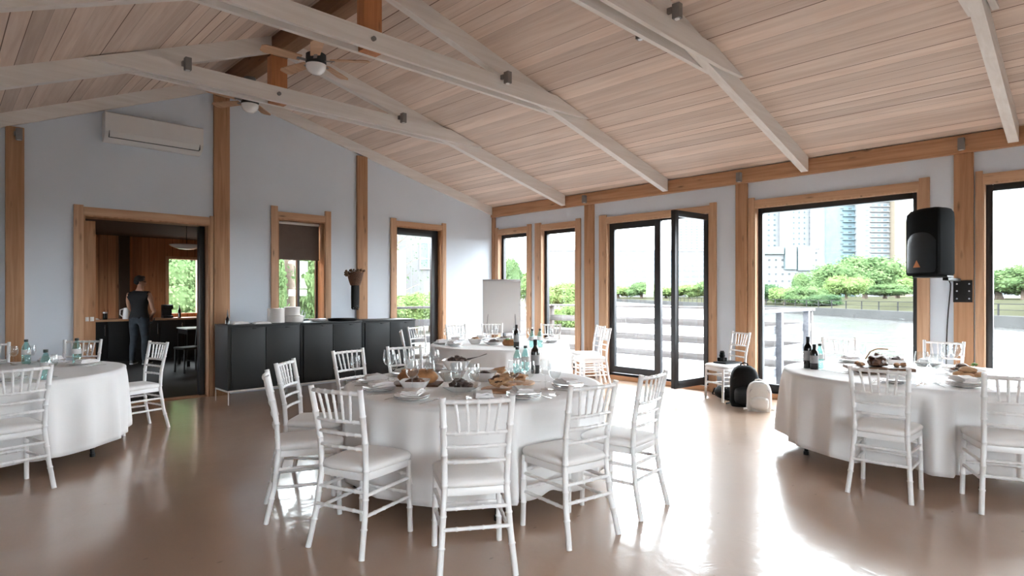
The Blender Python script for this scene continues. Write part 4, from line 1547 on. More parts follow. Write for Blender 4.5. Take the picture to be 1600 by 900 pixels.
def round_board(loc, r, label, mt='casex'):
    return tag(MB().lathe([(0, 0), (r - 0.004, 0), (r, 0.004), (r, 0.012), (r - 0.004, 0.015), (0, 0.015)], 40).build('serving_board', M[mt], loc=loc), label, 'board')


round_board((2.94, 3.11, TZ), 0.15, 'round pale board under the heap of toast')
toast_heap(2.94, 3.11, TZ + 0.016, 14, 21, 'toasted bread slice in the heap on the round pale board', 'toast heaped on the round pale board', 0.12)
heap('toast_topping', (2.93, 3.14, TZ + 0.06), 0.05, 0.045, 22, M['meat'], 'dark chopped topping spilled over the heap of toast', 'food', 26, 0.016)
round_board((3.26, 3.27, TZ), 0.14, 'round pale board with bruschetta close to the water bottles')
toast_heap(3.26, 3.27, TZ + 0.016, 6, 23, 'bruschetta slice on the round board close to the water bottles', 'bruschetta close to the water bottles', 0.11)
heap('bruschetta_topping', (3.26, 3.27, TZ + 0.05), 0.06, 0.02, 24, M['bread'], 'brown topping on the bruschetta close to the water bottles', 'food', 24, 0.014)
round_board((3.43, 3.70, TZ), 0.13, 'round pale board with bread chunks at the far middle of the central table')
toast_heap(3.43, 3.70, TZ + 0.016, 5, 25, 'bread chunk on the board at the far middle of the central table', 'bread chunks at the far middle', 0.1)
P_KNIFE.put((3.42, 3.22, TZ), 0.9, 'silver serving knife lying beside the bruschetta board')

# ------------------------------------------------------------------ flipchart table
B_ = ['the flipchart table seat facing the sideboard end', 'the flipchart table seat before the garden door', 'the flipchart table seat by the pale wall', 'the flipchart table seat before the flipchart',
      'the flipchart table seat before the railing window', 'the flipchart table seat by the glass door post', 'the flipchart table seat closer to the open door']
setting(5.05, 6.55, -33, B_[0], 2)
setting(5.52, 6.80, -80, B_[1], 2)
setting(5.98, 6.79, -105, B_[2], 2)
setting(6.33, 6.50, -135, B_[3], 2)
setting(6.46, 6.10, -175, B_[4], 2)
setting(6.36, 5.68, 150, B_[5], 3)
setting(4.98, 6.20, -10, B_[6].replace('closer to the open door', 'in front of the sideboards'), 3)
P_WB.put((5.47, 5.50, TZ), 1.2, 'wine bottle with a pale label on the table near the flipchart')
P_PET.put((5.62, 5.36, TZ), 0, 'plastic water bottle beside the wine bottle on the flipchart table', None, 1.1)
P_PET.put((5.72, 5.31, TZ), 0, 'second plastic water bottle in the pair on the flipchart table', None, 1.1)
P_BOWL.put((5.47, 6.32, TZ), 0.7, 'square white bowl of rolls on the flipchart table')
heap('meat_rolls', (5.47, 6.32, TZ + 0.05), 0.06, 0.04, 31, M['roll'], 'brown rolls heaped in the square bowl on the flipchart table', 'food', 24, 0.018)
P_DISH.put((5.56, 6.04, TZ), 0.75, 'shallow white dish of salad on the flipchart table')
heap('olive_mix', (5.56, 6.04, TZ + 0.028), 0.065, 0.035, 32, M['salad'], 'dark salad in the shallow dish on the flipchart table', 'food', 36, 0.016)
P_BOWL.put((5.87, 6.17, TZ), 0.72, 'second square white bowl at the heart of the flipchart table')
heap('green_salad', (5.87, 6.17, TZ + 0.05), 0.065, 0.03, 33, M['salad'], 'dark salad in the second square bowl on the flipchart table', 'food', 30, 0.016)
loaf((5.57, 5.73, TZ), -0.9, 0.20, 0.11, 0.085, 34, 'brown bread loaf with a green garnish on the flipchart table')
heap('garnish', (5.55, 5.75, TZ + 0.083), 0.02, 0.012, 35, M['herb'], 'green herb garnish on the loaf of the flipchart table', 'food', 8, 0.012)
for (x, y, lab) in [(5.27, 6.40, 'wine glass by the bowl of rolls on the flipchart table'), (5.22, 6.66, 'wine glass before the sideboard-end seat of the flipchart table'), (5.70, 6.62, 'wine glass at the garden-door seat of the flipchart table'),
                    (6.02, 6.52, 'wine glass at the pale-wall seat of the flipchart table'), (6.22, 6.28, 'wine glass at the flipchart seat of the flipchart table'), (6.20, 5.95, 'wine glass at the railing-window seat of the flipchart table'),
                    (6.13, 5.50, 'wine glass at the door-post seat of the flipchart table')]:
    P_WG.put((x, y, TZ), 0, lab, None, 1.05)

# ------------------------------------------------------------------ doorway table
C_ = ['the doorway table seat before the kitchen doorway', 'the doorway table seat by the casing', 'the doorway table seat facing away', 'the doorway table seat by the end post']
setting(1.09, 7.13, 194, C_[0], 1)
setting(0.86, 7.62, -119, C_[1], 2)
setting(0.43, 6.22, 100, C_[2], 2)
setting(0.40, 7.78, -92, C_[3], 3)
P_PET.put((0.66, 7.66, TZ), 0, 'plastic water bottle before the end post on the doorway table', None, 1.1)
P_PET.put((0.655, 6.15, TZ), 0, 'plastic water bottle behind the back post of the viewer-side doorway chair', None, 1.1)
P_PET.put((1.03, 7.34, TZ), 0, 'plastic water bottle seen against the doorway casing', None, 1.15)
for (x, y, lab) in [(0.69, 7.53, 'wine glass beside the end-post water bottle'), (0.56, 7.60, 'wine glass in front of the end-post water bottle'), (0.72, 6.28, 'wine glass beside the viewer-side water bottle of the doorway table'), (1.12, 7.30, 'wine glass beside the water bottle against the casing')]:
    P_WG.put((x, y, TZ), 0, lab, None, 0.9)

# ------------------------------------------------------------------ loudspeaker table
D_ = ['the loudspeaker table seat by the carved roast', 'the loudspeaker table seat by the rolls', 'the loudspeaker table seat before the river', 'the loudspeaker table seat under the loudspeaker']
setting(5.41, 1.20, 3, D_[0], 2)
setting(5.55, 0.79, 24, D_[1], 3)
setting(6.72, 1.90, -146, D_[2], 2)
setting(6.98, 1.28, 180, D_[3], 2)
P_WB.put((5.915, 2.03, TZ), 2.2, 'wine bottle with a white label at the river end of the loudspeaker table')
wb2 = P_WB.put((5.86, 1.955, TZ), 0.3, 'short dark bottle standing in front of the wine bottle on the loudspeaker table', None, (0.95, 0.95, 0.78))
P_PET.put((5.99, 1.95, TZ), 0, 'plastic water bottle beside the two dark bottles on the loudspeaker table', None, 1.05)
rb = empty('carving_board', (6.0, 1.47, TZ), math.radians(-60), 'dark wooden carving board on a block under the roast', 'board')
MB().box(-0.25, 0.25, -0.14, 0.14, 0.030, 0.058, 0.005).build('board', M['board'], rb)
MB().box(-0.17, 0.17, -0.09, 0.09, 0.0, 0.035, 0.003).build('block', M['board'], rb)
m = MB()
rnd = random.Random(5)
m.blob((-0.01, 0, 0.05), 0.078, 3, 0.55, 2.4, 3, (1.35, 1.0, 0.68))
m.blob((0.07, 0.02, 0.045), 0.055, 4, 0.5, 2.2, 2)
m.blob((-0.09, -0.02, 0.04), 0.045, 7, 0.5, 2.2, 2, (1.2, 1, 0.8))
tag(m.build('roast', M['meat'], loc=(6.0, 1.47, TZ + 0.0645)), 'dark carved roast with bones on the carving board', 'meat')
tag(MB().tube([(-0.10, 0, 0.06), (-0.06, 0.0, 0.13), (0.0, 0, 0.155), (0.08, 0, 0.15)], 0.006, 6).build('roast_bone', M['roll'], loc=(6.0, 1.47, TZ + 0.06), rz=-1.0), 'thin curved bone rising from the roast', 'bone')
for k, (x, y, lab) in enumerate([(5.96, 1.62, 'roast potato on the carving board at the river end'), (5.89, 1.57, 'roast potato beside the roast, towards the picture window'), (6.06, 1.34, 'roast potato on the carving board near the plates'), (6.11, 1.30, 'roast potato at the end of the carving board by the salad bowls')]):
    tag(MB().blob((0, 0, 0.018), 0.026, 60 + k, 0.3, 1.8, 2, (1.3, 1, 0.75)).build('roast_potato', M['roll'], loc=(x, y, TZ + 0.0595)), lab, 'food')
P_KNIFE.put((5.78, 1.73, TZ), 2.7, 'long serving knife lying near the bottles on the loudspeaker table', None, 1.5)
P_BOWL.put((6.62, 1.48, TZ), 0.5, 'square white bowl of salad behind the roast on the loudspeaker table')
heap('leaf_salad', (6.62, 1.48, TZ + 0.052), 0.05, 0.035, 41, M['salad'], 'dark salad in the square bowl behind the roast', 'food', 34, 0.016)
P_DISH.put((6.40, 0.92, TZ), 0.4, 'shallow white dish of starters behind the rolls', None, 1.05)
heap('starters', (6.40, 0.92, TZ + 0.03), 0.07, 0.045, 42, M['meat'], 'brown starters piled in the shallow dish behind the rolls', 'food', 34, 0.02)
P_DISH.put((6.02, 0.82, TZ), 0.9, 'shallow white dish holding the pale bread rolls', None, 0.95)
rl = MB().blob((0, 0, 0.022), 0.032, 9, 0.15, 1.5, 2, (1.25, 0.95, 0.72)).build('bread_roll', M['roll'])
P_RL = Proto(tag(rl, None, 'bread roll', 'pale bread rolls in the shallow dish'))
rnd = random.Random(17)
for k in range(9):
    a = 2 * PI * k / 6
    r, z = (0.075, 0.02) if k < 6 else (0.03, 0.055)
    P_RL.put((6.02 + r * math.cos(a), 0.82 + r * math.sin(a), TZ + z), rnd.uniform(0, 3), 'pale brown bread roll heaped in the shallow dish', 'pale bread rolls in the shallow dish', rnd.uniform(1.05, 1.25))
heap('parsley', (6.05, 0.80, TZ + 0.118), 0.02, 0.015, 44, M['herb'], 'green parsley sprig on the bread rolls', 'food', 9, 0.011)
for (x, y, s, lab) in [(5.50, 1.05, 1.2, 'large wine glass between the two viewer-side seats of the loudspeaker table'), (5.62, 0.98, 1.1, 'wine glass behind the large one on the loudspeaker table'), (7.02, 1.06, 1.05, 'wine glass against the dark post on the loudspeaker table'),
                       (7.065, 1.15, 1.0, 'wine glass touching the one against the dark post'), (6.42, 0.58, 1.15, 'wide wine glass before the window beyond the loudspeaker'), (6.62, 0.55, 1.1, 'wine glass behind the wide one before the window beyond the loudspeaker'),
                       (6.50, 1.72, 1.0, 'wine glass at the river seat of the loudspeaker table')]:
    P_WG.put((x, y, TZ), 0, lab, None, s)
# ------------------------------------------------------------------ terrace, river and far bank
FW = Vector((math.cos(YAW), math.sin(YAW), 0))
RT = Vector((math.sin(YAW), -math.cos(YAW), 0))


def W(d, r, z=0.0):
    p = FW * d + RT * r
    return (p.x, p.y, z)


struct(MB().box(XR + 0.2, 11.32, 3.70, 10.12, -0.16, -0.03).build('terrace_floor', M['deck'], flat=True))
struct(MB().box(4.9, XR + 0.2, YB + 0.26, 10.12, -0.16, -0.03).build('terrace_floor.001', M['deck'], flat=True))


def railing(x0, y0, x1, y1, n, label, mt):
    Lx, Ly = x1 - x0, y1 - y0
    T = math.hypot(Lx, Ly)
    t = empty('terrace_railing', (x0, y0, -0.03), math.atan2(Ly, Lx), label, 'railing', 'weathered terrace railings')
    MB().box(-0.08, T + 0.08, -0.075, 0.075, 1.185, 1.23, 0.004).build('handrail', mt, t)
    for z in (0.13, 0.475, 0.825):
        MB().box(-0.04, T + 0.04, -0.07, -0.03, z, z + 0.14, 0.004).build('rail_board', mt, t)
    for k in range(n):
        x = T * k / (n - 1)
        MB().box(x - 0.045, x + 0.045, -0.03, 0.06, 0, 1.185, 0.004).build('post', mt, t)
    return t


railing(11.2, 10.0, 11.2, 3.82, 5, 'grey timber terrace railing along the river, seen through the open glass door', M['rail'])
railing(11.03, 3.82, 8.62, 3.82, 3, 'sky-lit timber railing closing the terrace, running out from the window post', M['rail_lit'])
railing(5.0, 10.0, 11.03, 10.0, 5, 'grey timber railing seen through the glass garden door', M['rail'])

struct(MB().box(-1500, 1500, -1500, 1500, -1.3, -1.0).build('river', M['water'], flat=True))
m = MB()
far = (12.5 + 0.8005 * 260, 10.4 + 0.6157 * 260)
m.prism([(-300, -300), (8.45, -300), (8.45, 10.3), (12.6, 10.3), far, (60, 500), (-300, 500)], 'z', -1.2, -0.2)
struct(m.build('ground', M['earth'], flat=True))

# far bank
m = MB()
P4 = [W(-60, 36), W(250, 36), W(250, 37.2), W(-60, 37.2)]
m.prism([(p[0], p[1]) for p in P4], 'z', -1.2, -0.15)
struct(m.build('quay_wall', M['quay'], flat=True))
m = MB()
nd, nr = 60, 26
vs, fs = [], []
for i in range(nd + 1):
    d = -60 + 500 * i / nd
    for j in range(nr + 1):
        r = 37.1 + 260 * (j / nr) ** 2
        k = min(1, max(0, (r - 38) / 14))
        k = k * k * (3 - 2 * k)
        q = min(1, max(0, (118 - d) / 34))
        q = q * q * (3 - 2 * q)
        vs.append(W(d, r, -0.16 + k * (0.15 + 0.85 * q) + 0.05 * noise.noise(Vector((d * 0.1, r * 0.1, 0)))))
for i in range(nd):
    for j in range(nr):
        fs.append((i * (nr + 1) + j, i * (nr + 1) + j + 1, (i + 1) * (nr + 1) + j + 1, (i + 1) * (nr + 1) + j))
m._add(vs, fs)
struct(m.build('far_lawn', M['lawn']))
m = MB()
P4 = [W(235, -200), W(235, 38), W(700, 60), W(700, -200)]
m.prism([(p[0], p[1]) for p in P4], 'z', -1.2, -0.1)
struct(m.build('far_ground', M['lawn'], flat=True))
fe = empty('quay_fence', W(30, 36.7, -0.15), YAW, 'low metal fence along the quay on the far river bank', 'fence')
m = MB()
MB().box(0, 110, -0.03, 0.03, 0.84, 0.9).build('top_rail', M['fence'], fe, flat=True)
MB().box(0, 110, -0.02, 0.02, 0.40, 0.44).build('lower_rail', M['fence'], fe, flat=True)
for k in range(38):
    MB().box(k * 2.9 - 0.05, k * 2.9 + 0.05, -0.04, 0.04, 0, 0.9).build('fence_post', M['fence'], fe, flat=True)


# ------------------------------------------------------------------ trees
def crown_mesh(seed, n, leaf, blobs):
    rnd = random.Random(seed)
    m = MB()
    vs, fs = [], []
    bl = []
    for k in range(blobs):
        a = rnd.uniform(0, 2 * PI)
        el = rnd.uniform(-0.5, 1.0)
        rr = rnd.uniform(0.25, 0.6)
        bl.append((math.cos(a) * rr * math.cos(el), math.sin(a) * rr * math.cos(el), 0.5 * math.sin(el), rnd.uniform(0.28, 0.48)))
    for k in range(n):
        b = rnd.choice(bl)
        v = Vector((rnd.gauss(0, 1), rnd.gauss(0, 1), rnd.gauss(0, 1))).normalized()
        r = b[3] * rnd.uniform(0.72, 1.12) * (1 + 0.22 * noise.noise(v * 3 + Vector((b[0] * 9, b[1] * 9, seed))))
        p = Vector((b[0], b[1], b[2])) + v * r
        nrm = (v + Vector((rnd.uniform(-1, 1), rnd.uniform(-1, 1), rnd.uniform(-0.3, 1.2)))).normalized()
        t = nrm.orthogonal().normalized()
        t = Matrix.Rotation(rnd.uniform(0, 6.28), 3, nrm) @ t
        u = nrm.cross(t)
        s = leaf * rnd.uniform(0.6, 1.4)
        i0 = len(vs)
        vs += [p - t * s - u * s * 0.55, p + t * s * 0.2 - u * s * 0.7, p + t * s, p + t * s * 0.1 + u * s * 0.65]
        fs.append((i0, i0 + 1, i0 + 2, i0 + 3))
    m._add(vs, fs)
    # solid core so that the crown is not see-through
    for b in bl:
        m.blob((b[0], b[1], b[2]), b[3] * 0.74, seed, 0.3, 2.5, 2)
    return m


def make_tree(name, seed, n, leaf, blobs, mt):
    t = empty(name, (0, 0, 0), 0, None, 'tree', 'trees and bushes outdoors')
    c = crown_mesh(seed, n, leaf, blobs).build('crown', mt, t, ang=180)
    tr = MB()
    tr.tube([(0, 0, -1), (0.02, 0.01, -0.5), (0, 0, 0), (0.03, -0.02, 0.4)], [0.07, 0.05, 0.04, 0.02], 8)
    tr.build('trunk', M['bark'], t)
    t.location = (0, 0, -50)
    return Proto(t)


TR = {('b', 0): make_tree('leafy_tree', 1, 7000, 0.04, 12, M['leafb']), ('m', 0): make_tree('leafy_tree', 2, 7000, 0.04, 13, M['leafm']), ('d', 0): make_tree('leafy_tree', 3, 7000, 0.04, 12, M['leafd']),
      ('b', 1): make_tree('leafy_tree', 4, 7000, 0.04, 15, M['leafb']), ('m', 1): make_tree('leafy_tree', 5, 7000, 0.04, 10, M['leafm'])}


def tree(key, d, px, top, wid, base, label):
    """px, d: bearing and distance; top: height of the crown's top; wid: crown width; base: ground height."""
    r = (px - 800) / 921.44 * d
    H = top - base
    x, y, _ = W(d, r)
    # crown spans about -1..1; trunk reaches down to -1
    return TR[key].put((x, y, base + H * 0.5), random.uniform(0, 6), label, None, (wid / 1.9, wid / 1.9, H * 0.52))


tree(('m', 0), 96, 1308, 7.2, 10, -0.4, 'broad green tree on the far bank, over the sloping lawn edge')
tree(('m', 1), 106, 1352, 8.9, 13, 0.6, 'tallest round green tree on the far bank in the picture window')
tree(('b', 0), 114, 1402, 7.6, 13, 0.8, 'pale green tree on the far bank beside the beige tower')
tree(('b', 1), 110, 1436, 5.6, 12, 0.8, 'pale green tree on the far bank behind the loudspeaker cable wall')
tree(('b', 1), 92, 1322, 5.0, 7.5, 0.3, 'bright rounded tree standing before the tallest tree on the far bank')
tree(('m', 0), 81.5, 1258, 2.9, 6, -0.5, 'bushy tree on the far bank above the corner of the terrace railing')
tree(('b', 0), 87.6, 1226, 2.9, 6.5, -0.5, 'bright bush on the far bank below the white flats')
tree(('d', 0), 94.5, 1195, 3.6, 6.5, -0.5, 'darker bush on the far bank beside the window frame of the picture window')
tree(('d', 0), 77.5, 1287, 1.6, 5.5, -0.5, 'dark low bush at the water side of the lawn')
tree(('m', 1), 98, 1383, 3.3, 10, 0.7, 'dark low tree at the top of the lawn on the far bank')
tree(('m', 0), 108, 1250, 5.9, 4.5, 0.0, 'slim airy tree before the white flats')
tree(('b', 0), 72, 1562, 3.6, 15, 0.8, 'pale green tree on the far bank in the window beyond the loudspeaker')
tree(('m', 1), 66, 1600, 5.2, 9, 0.8, 'taller green tree cut by the picture edge on the far bank')
tree(('b', 1), 95, 1505, 5.0, 16, 0.8, 'green tree on the far bank hidden by the dark post')
tree(('b', 0), 230, 966, 5.6, 20, -0.6, 'bright bush on the far bank in the closed leaf of the glass door')
tree(('m', 0), 216, 1003, 6.6, 18, -0.6, 'greyer bush behind the bright one in the closed leaf of the glass door')
tree(('b', 1), 206, 1040, 4.6, 18, -0.6, 'bright low bush in the gap between the two leaves of the glass door')
tree(('b', 0), 200, 1077, 5.6, 17, -0.6, 'bright bush seen through the open leaf of the glass door')
tree(('m', 1), 195, 1108, 6.6, 13, -0.6, 'darker bush at the hinge side of the open leaf of the glass door')
tree(('b', 1), 120, 930, 4.2, 10, -0.2, 'bush hidden between the narrow window and the glass door')
tree(('b', 0), 66, 886, 3.2, 6, -0.3, 'bright bush in the narrow window over the terrace railing')
tree(('b', 1), 52, 862, 2.7, 4.5, -0.3, 'bright bush at the frame of the narrow window over the railing')
tree(('b', 1), 30, 892, 1.4, 2.6, -1.0, 'low bright bush behind the terrace railing')
tree(('m', 0), 52, 797, 5.3, 2.9, -0.2, 'green tree in the narrow window above the flipchart')
tree(('b', 1), 64, 822, 4.9, 4.6, -0.2, 'paler tree beside the green one above the flipchart')
tree(('b', 0), 24, 627, 1.75, 2.6, -0.2, 'bright shrub low in the glass garden door, at its hinge-free side')
tree(('b', 1), 25, 650, 1.6, 2.8, -0.2, 'bright shrub low in the middle of the glass garden door')
tree(('b', 0), 26, 672, 1.9, 2.4, -0.2, 'bright shrub low beside the wide stile of the garden door')
tree(('m', 1), 17, 490, 3.6, 1.5, -0.2, 'leafy tree at the jamb of the blind window')
tree(('m', 0), 22, 437, 3.2, 1.3, -0.2, 'leafy tree at the casing of the blind window')
tree(('d', 0), 27, 262, 9.5, 7.5, -0.2, 'leafy tree filling the kitchen window')
tree(('d', 0), 33, 302, 10.5, 9.0, -0.2, 'darker tree behind the one in the kitchen window')
tree(('m', 1), 21, 272, 2.9, 2.6, -0.2, 'leafy shrub low in the kitchen window, behind the coffee machine')
tree(('m', 0), 22.5, 300, 3.1, 2.6, -0.2, 'leafy shrub low in the kitchen window, behind the dark bottle')
# bare trunk before the blind window and twiggy tree in the garden door
t = empty('garden_tree', W(14.0, (454.5 - 800) / 921.44 * 14.0, -0.2), 0, 'tree trunk seen through the window above the sideboards', 'tree', 'trees and bushes outdoors')
MB().tube([(0, 0, 0), (0.0, 0, 0.9), (0.01, 0, 1.7), (-0.05, 0, 2.4), (-0.12, 0, 3.6)], [0.15, 0.11, 0.095, 0.10, 0.07], 12).build('trunk', M['bark'], t)
MB().tube([(0, 0, 2.1), (0.15, 0, 2.6), (0.35, 0, 3.6)], [0.05, 0.045, 0.03], 8).build('branch', M['bark'], t)
m = MB()
rnd = random.Random(9)
vs, fs = [], []


def sprinkle(n, box, s):
    for k in range(n):
        p = Vector([rnd.uniform(a, b) for a, b in box])
        nrm = Vector((rnd.gauss(0, 1), rnd.gauss(0, 1), rnd.gauss(0, 1))).normalized()
        t_ = nrm.orthogonal().normalized()
        u_ = nrm.cross(t_)
        q = s * rnd.uniform(0.6, 1.4)
        i0 = len(vs)
        vs.extend([p - t_ * q, p - u_ * q * 0.6, p + t_ * q, p + u_ * q * 0.6])
        fs.append((i0, i0 + 1, i0 + 2, i0 + 3))


sprinkle(500, [(-0.9, 0.7), (-0.6, 0.6), (2.0, 4.2)], 0.05)
sprinkle(160, [(-0.5, -0.1), (-0.4, 0.4), (1.2, 2.2)], 0.045)
m._add(vs, fs)
m.build('crown', M['leafm'], t, flat=True)
t = empty('garden_tree', W(19.0, (628 - 800) / 921.44 * 19.0, -0.2), 0, 'sparse twiggy tree before the white house in the glass garden door', 'tree', 'trees and bushes outdoors')
m = MB()
m.tube([(-0.3, 0, 0), (-0.28, 0, 1.5), (-0.2, 0, 2.6), (0.0, 0, 4.4)], [0.06, 0.045, 0.03, 0.012], 7)
for k in range(16):
    z = 1.6 + 0.17 * k
    a = k * 2.4
    m.tube([(-0.25 + 0.05 * k / 4, 0, z), (-0.2 + 0.5 * math.cos(a), 0.4 * math.sin(a), z + 0.25), (-0.15 + 0.85 * math.cos(a), 0.6 * math.sin(a), z + 0.4)], [0.014, 0.009, 0.004], 5)
m.build('trunk', M['bark'], t)
m = MB()
vs, fs = [], []
sprinkle(260, [(-1.0, 0.9), (-0.6, 0.6), (1.8, 4.4)], 0.035)
m._add(vs, fs)
m.build('crown', M['leafd'], t, flat=True)


# ------------------------------------------------------------------ buildings across the river
def building(d, pxa, pxb, ztop, label, wallm, winm, rows, cols, depth=18, base=-0.1, win=(0.55, 0.5), band=False, zlow=None, balcony=False, turn=0.0, name='apartment_building'):
    ra, rb = (pxa - 800) / 921.44 * d, (pxb - 800) / 921.44 * d
    c = W(d, (ra + rb) / 2)
    wd = (rb - ra) / math.cos(turn)
    t = empty(name, (c[0], c[1], base), YAW - PI / 2 + turn, label, 'building', 'buildings across the river')
    H = ztop - base
    MB().box(-wd / 2, wd / 2, 0, depth, 0, H).build('walls', wallm, t, flat=True)
    MB().box(-wd / 2 - 0.4, wd / 2 + 0.4, -0.4, depth + 0.4, H, H + 0.9).build('roof', wallm, t, flat=True)
    z0 = (zlow or 2.0)
    fh = (H - z0) / rows
    for k in range(rows):
        m = MB()
        z = z0 + fh * k
        if band:
            m.box(-wd / 2 + 0.6, wd / 2 - 0.6, -0.12, 0.1, z + fh * 0.3, z + fh * (0.3 + win[1]))
            for q in range(1, cols):
                pass
        else:
            for q in range(cols):
                x = -wd / 2 + wd * (q + 0.5) / cols
                ww = wd / cols * win[0] / 2
                m.box(x - ww, x + ww, -0.12, 0.1, z + fh * 0.25, z + fh * (0.25 + win[1]))
        m.build('window_row', winm, t, flat=True)
        if balcony:
            MB().box(-wd * 0.32, wd * 0.32, -1.5, 0.0, z + fh * 0.05, z + fh * 0.16).build('balcony', wallm, t, flat=True)
    return t


bl = building(320, 838, 1135, 24.8, 'long white flats with pale blue glazing bands across the river, behind the glass door', M['towerw'], M['teal'], 7, 22, win=(0.8, 0.5), zlow=4, turn=0.06)
building(430, 1060, 1118, 58, 'pale tower block rising behind the long white flats', M['towerw'], M['bwin'], 16, 7, win=(0.4, 0.35), zlow=26)
lowb = building(260, 1176, 1280, 21.5, 'low white flats with blue glazed boxes across the river, in the picture window', M['towerw'], M['bdark'], 6, 10, win=(0.35, 0.3), zlow=3)
Hh = 21.6
for xa, xb, za, zb in ((-12.5, -1.5, 19.2, 22.0), (-1.0, 4.0, 12.5, 22.4), (4.6, 12.2, 12.0, 22.6)):
    MB().box(xa, xb, -1.6, 0.2, za, zb).build('glazed_box', M['teal'], lowb, flat=True)
building(430, 1160, 1233, 84, 'white tower block beside the frame of the picture window', M['towerw'], M['bwin'], 22, 8, win=(0.35, 0.3))
building(410, 1236, 1286, 90, 'bluish white tower block, second in the picture window', M['towerw'], M['bwin'], 24, 6, win=(0.25, 0.3))
building(390, 1287, 1309, 82, 'narrow white tower block with small dark windows', M['towerw'], M['bdark'], 24, 3, win=(0.22, 0.25))
building(375, 1309, 1347, 92, 'pale blue tower block with dark balcony openings', M['towerb'], M['bdark'], 24, 3, win=(0.4, 0.22), balcony=True)
building(365, 1350, 1397, 96, 'white tower block covered with balconies', M['towerw'], M['bwin'], 30, 5, win=(0.6, 0.35), balcony=True)
building(360, 1398, 1425, 98, 'beige tower block close to the loudspeaker', M['towery'], M['towerw'], 14, 2, win=(0.35, 0.75))
building(420, 1428, 1470, 60, 'pale tower block hidden behind the loudspeaker', M['towerw'], M['bwin'], 14, 5, win=(0.4, 0.3))
building(230, 1530, 1600, 7.2, 'long low pale building beyond the trees in the window beyond the loudspeaker', M['towerw'], M['bwin'], 2, 12, zlow=1.0)

# houses close behind the gable wall
hs = empty('garden_house', W(32, (646 - 800) / 921.44 * 32, -0.2), YAW - PI / 2, 'white rendered house in the glass garden door', 'house')
MB().box(-3.2, 4.5, 0, 6, 0, 7.5).build('walls', M['stone'], hs, flat=True)
wn = MB().box(0.38, 1.30, -0.05, 0.05, 3.05, 4.4).build('window', M['teal'], hs, flat=True)
m = MB()
for x in (0.36, 0.80, 1.28):
    m.box(x, x + 0.05, -0.09, 0.0, 3.0, 4.45)
for z in (3.0, 3.55, 4.42):
    m.box(0.36, 1.33, -0.09, 0.0, z, z + 0.05)
m.build('window_frame', M['white'], wn, flat=True)
hs = empty('glass_pavilion', W(26, (468 - 800) / 921.44 * 26, -0.2), YAW - PI / 2, 'pale blue glazed house behind the tree trunk in the blind window', 'house')
MB().box(-2.2, 2.2, 0.05, 5, 0, 6).build('walls', M['stone'], hs, flat=True)
for xa, xb in ((-1.35, -0.55), (-0.1, 0.45), (0.75, 1.4)):
    MB().box(xa, xb, 0.0, 0.12, 0.9, 5.2).build('window', M['teal'], hs, flat=True)

# ------------------------------------------------------------------ kitchen beyond the doorway
K0, K1 = YB + 0.25, 15.5
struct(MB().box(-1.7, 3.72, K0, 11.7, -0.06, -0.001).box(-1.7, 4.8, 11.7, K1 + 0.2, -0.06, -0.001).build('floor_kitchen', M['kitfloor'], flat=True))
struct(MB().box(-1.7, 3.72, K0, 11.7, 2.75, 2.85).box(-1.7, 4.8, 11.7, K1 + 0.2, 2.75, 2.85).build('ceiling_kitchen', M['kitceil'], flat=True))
m = MB()
m.box(-1.7, 3.92, K1, K1 + 0.2, 0, 2.75)
m.box(4.56, 4.8, K1, K1 + 0.2, 0, 2.75)
m.box(3.92, 4.56, K1, K1 + 0.2, 0, 1.0)
m.box(3.92, 4.56, K1, K1 + 0.2, 2.28, 2.75)
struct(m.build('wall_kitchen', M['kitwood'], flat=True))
m = MB()
m.box(4.62, 4.8, 11.6, K1, 0, 2.75)
m.box(3.62, 3.72, K0, 11.7, 0, 2.75)
m.box(3.72, 4.8, 11.6, 11.7, 0, 2.75)
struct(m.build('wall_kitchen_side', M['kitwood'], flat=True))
m = MB()  # end wall out of view, its opening added to light the kitchen
m.box(-1.7, -1.5, K0, 11.4, 0, 2.75)
m.box(-1.7, -1.5, 13.6, K1, 0, 2.75)
m.box(-1.7, -1.5, 11.4, 13.6, 0, 1.0)
m.box(-1.7, -1.5, 11.4, 13.6, 2.2, 2.75)
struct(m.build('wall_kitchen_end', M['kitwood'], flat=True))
p = sempty('window_10')
m = MB()
m.box(3.86, 3.92, K1 - 0.03, K1, 0.94, 2.34)
m.box(4.56, 4.61, K1 - 0.03, K1, 0.94, 2.34)
m.box(3.92, 4.56, K1 - 0.03, K1, 2.28, 2.34)
m.build('casing', M['casez'], p, flat=True)
MB().box(3.92, 4.56, K1 + 0.1, K1 + 0.104, 1.0, 2.28).build('pane', M['pane'], p, flat=True)
struct(MB().box(2.93, 3.12, K1 - 0.12, K1 - 0.001, 0.912, 2.748).build('kitchen_post', M['kitceil'], flat=True))
struct(MB().box(0.55, 1.50, YB + 0.29, YB + 0.33, 0.01, 2.40).build('sliding_door', M['pinez'], flat=True))
for k, lab in enumerate(['white light switch on the wooden door edge, closer to the casing', 'white light switch on the wooden door edge, closer to the opening']):
    t = empty('light_switch', (1.405 + 0.055 * k, YB + 0.29, 1.10), 0, lab, 'switch', 'light switches by the kitchen doorway')
    MB().box(-0.022, 0.022, -0.01, 0.0, 0, 0.055, 0.003).build('plate', M['acwhite'], t)
    MB().box(-0.012, 0.012, -0.016, -0.009, 0.01, 0.045, 0.002).build('rocker', M['acwhite'], t)


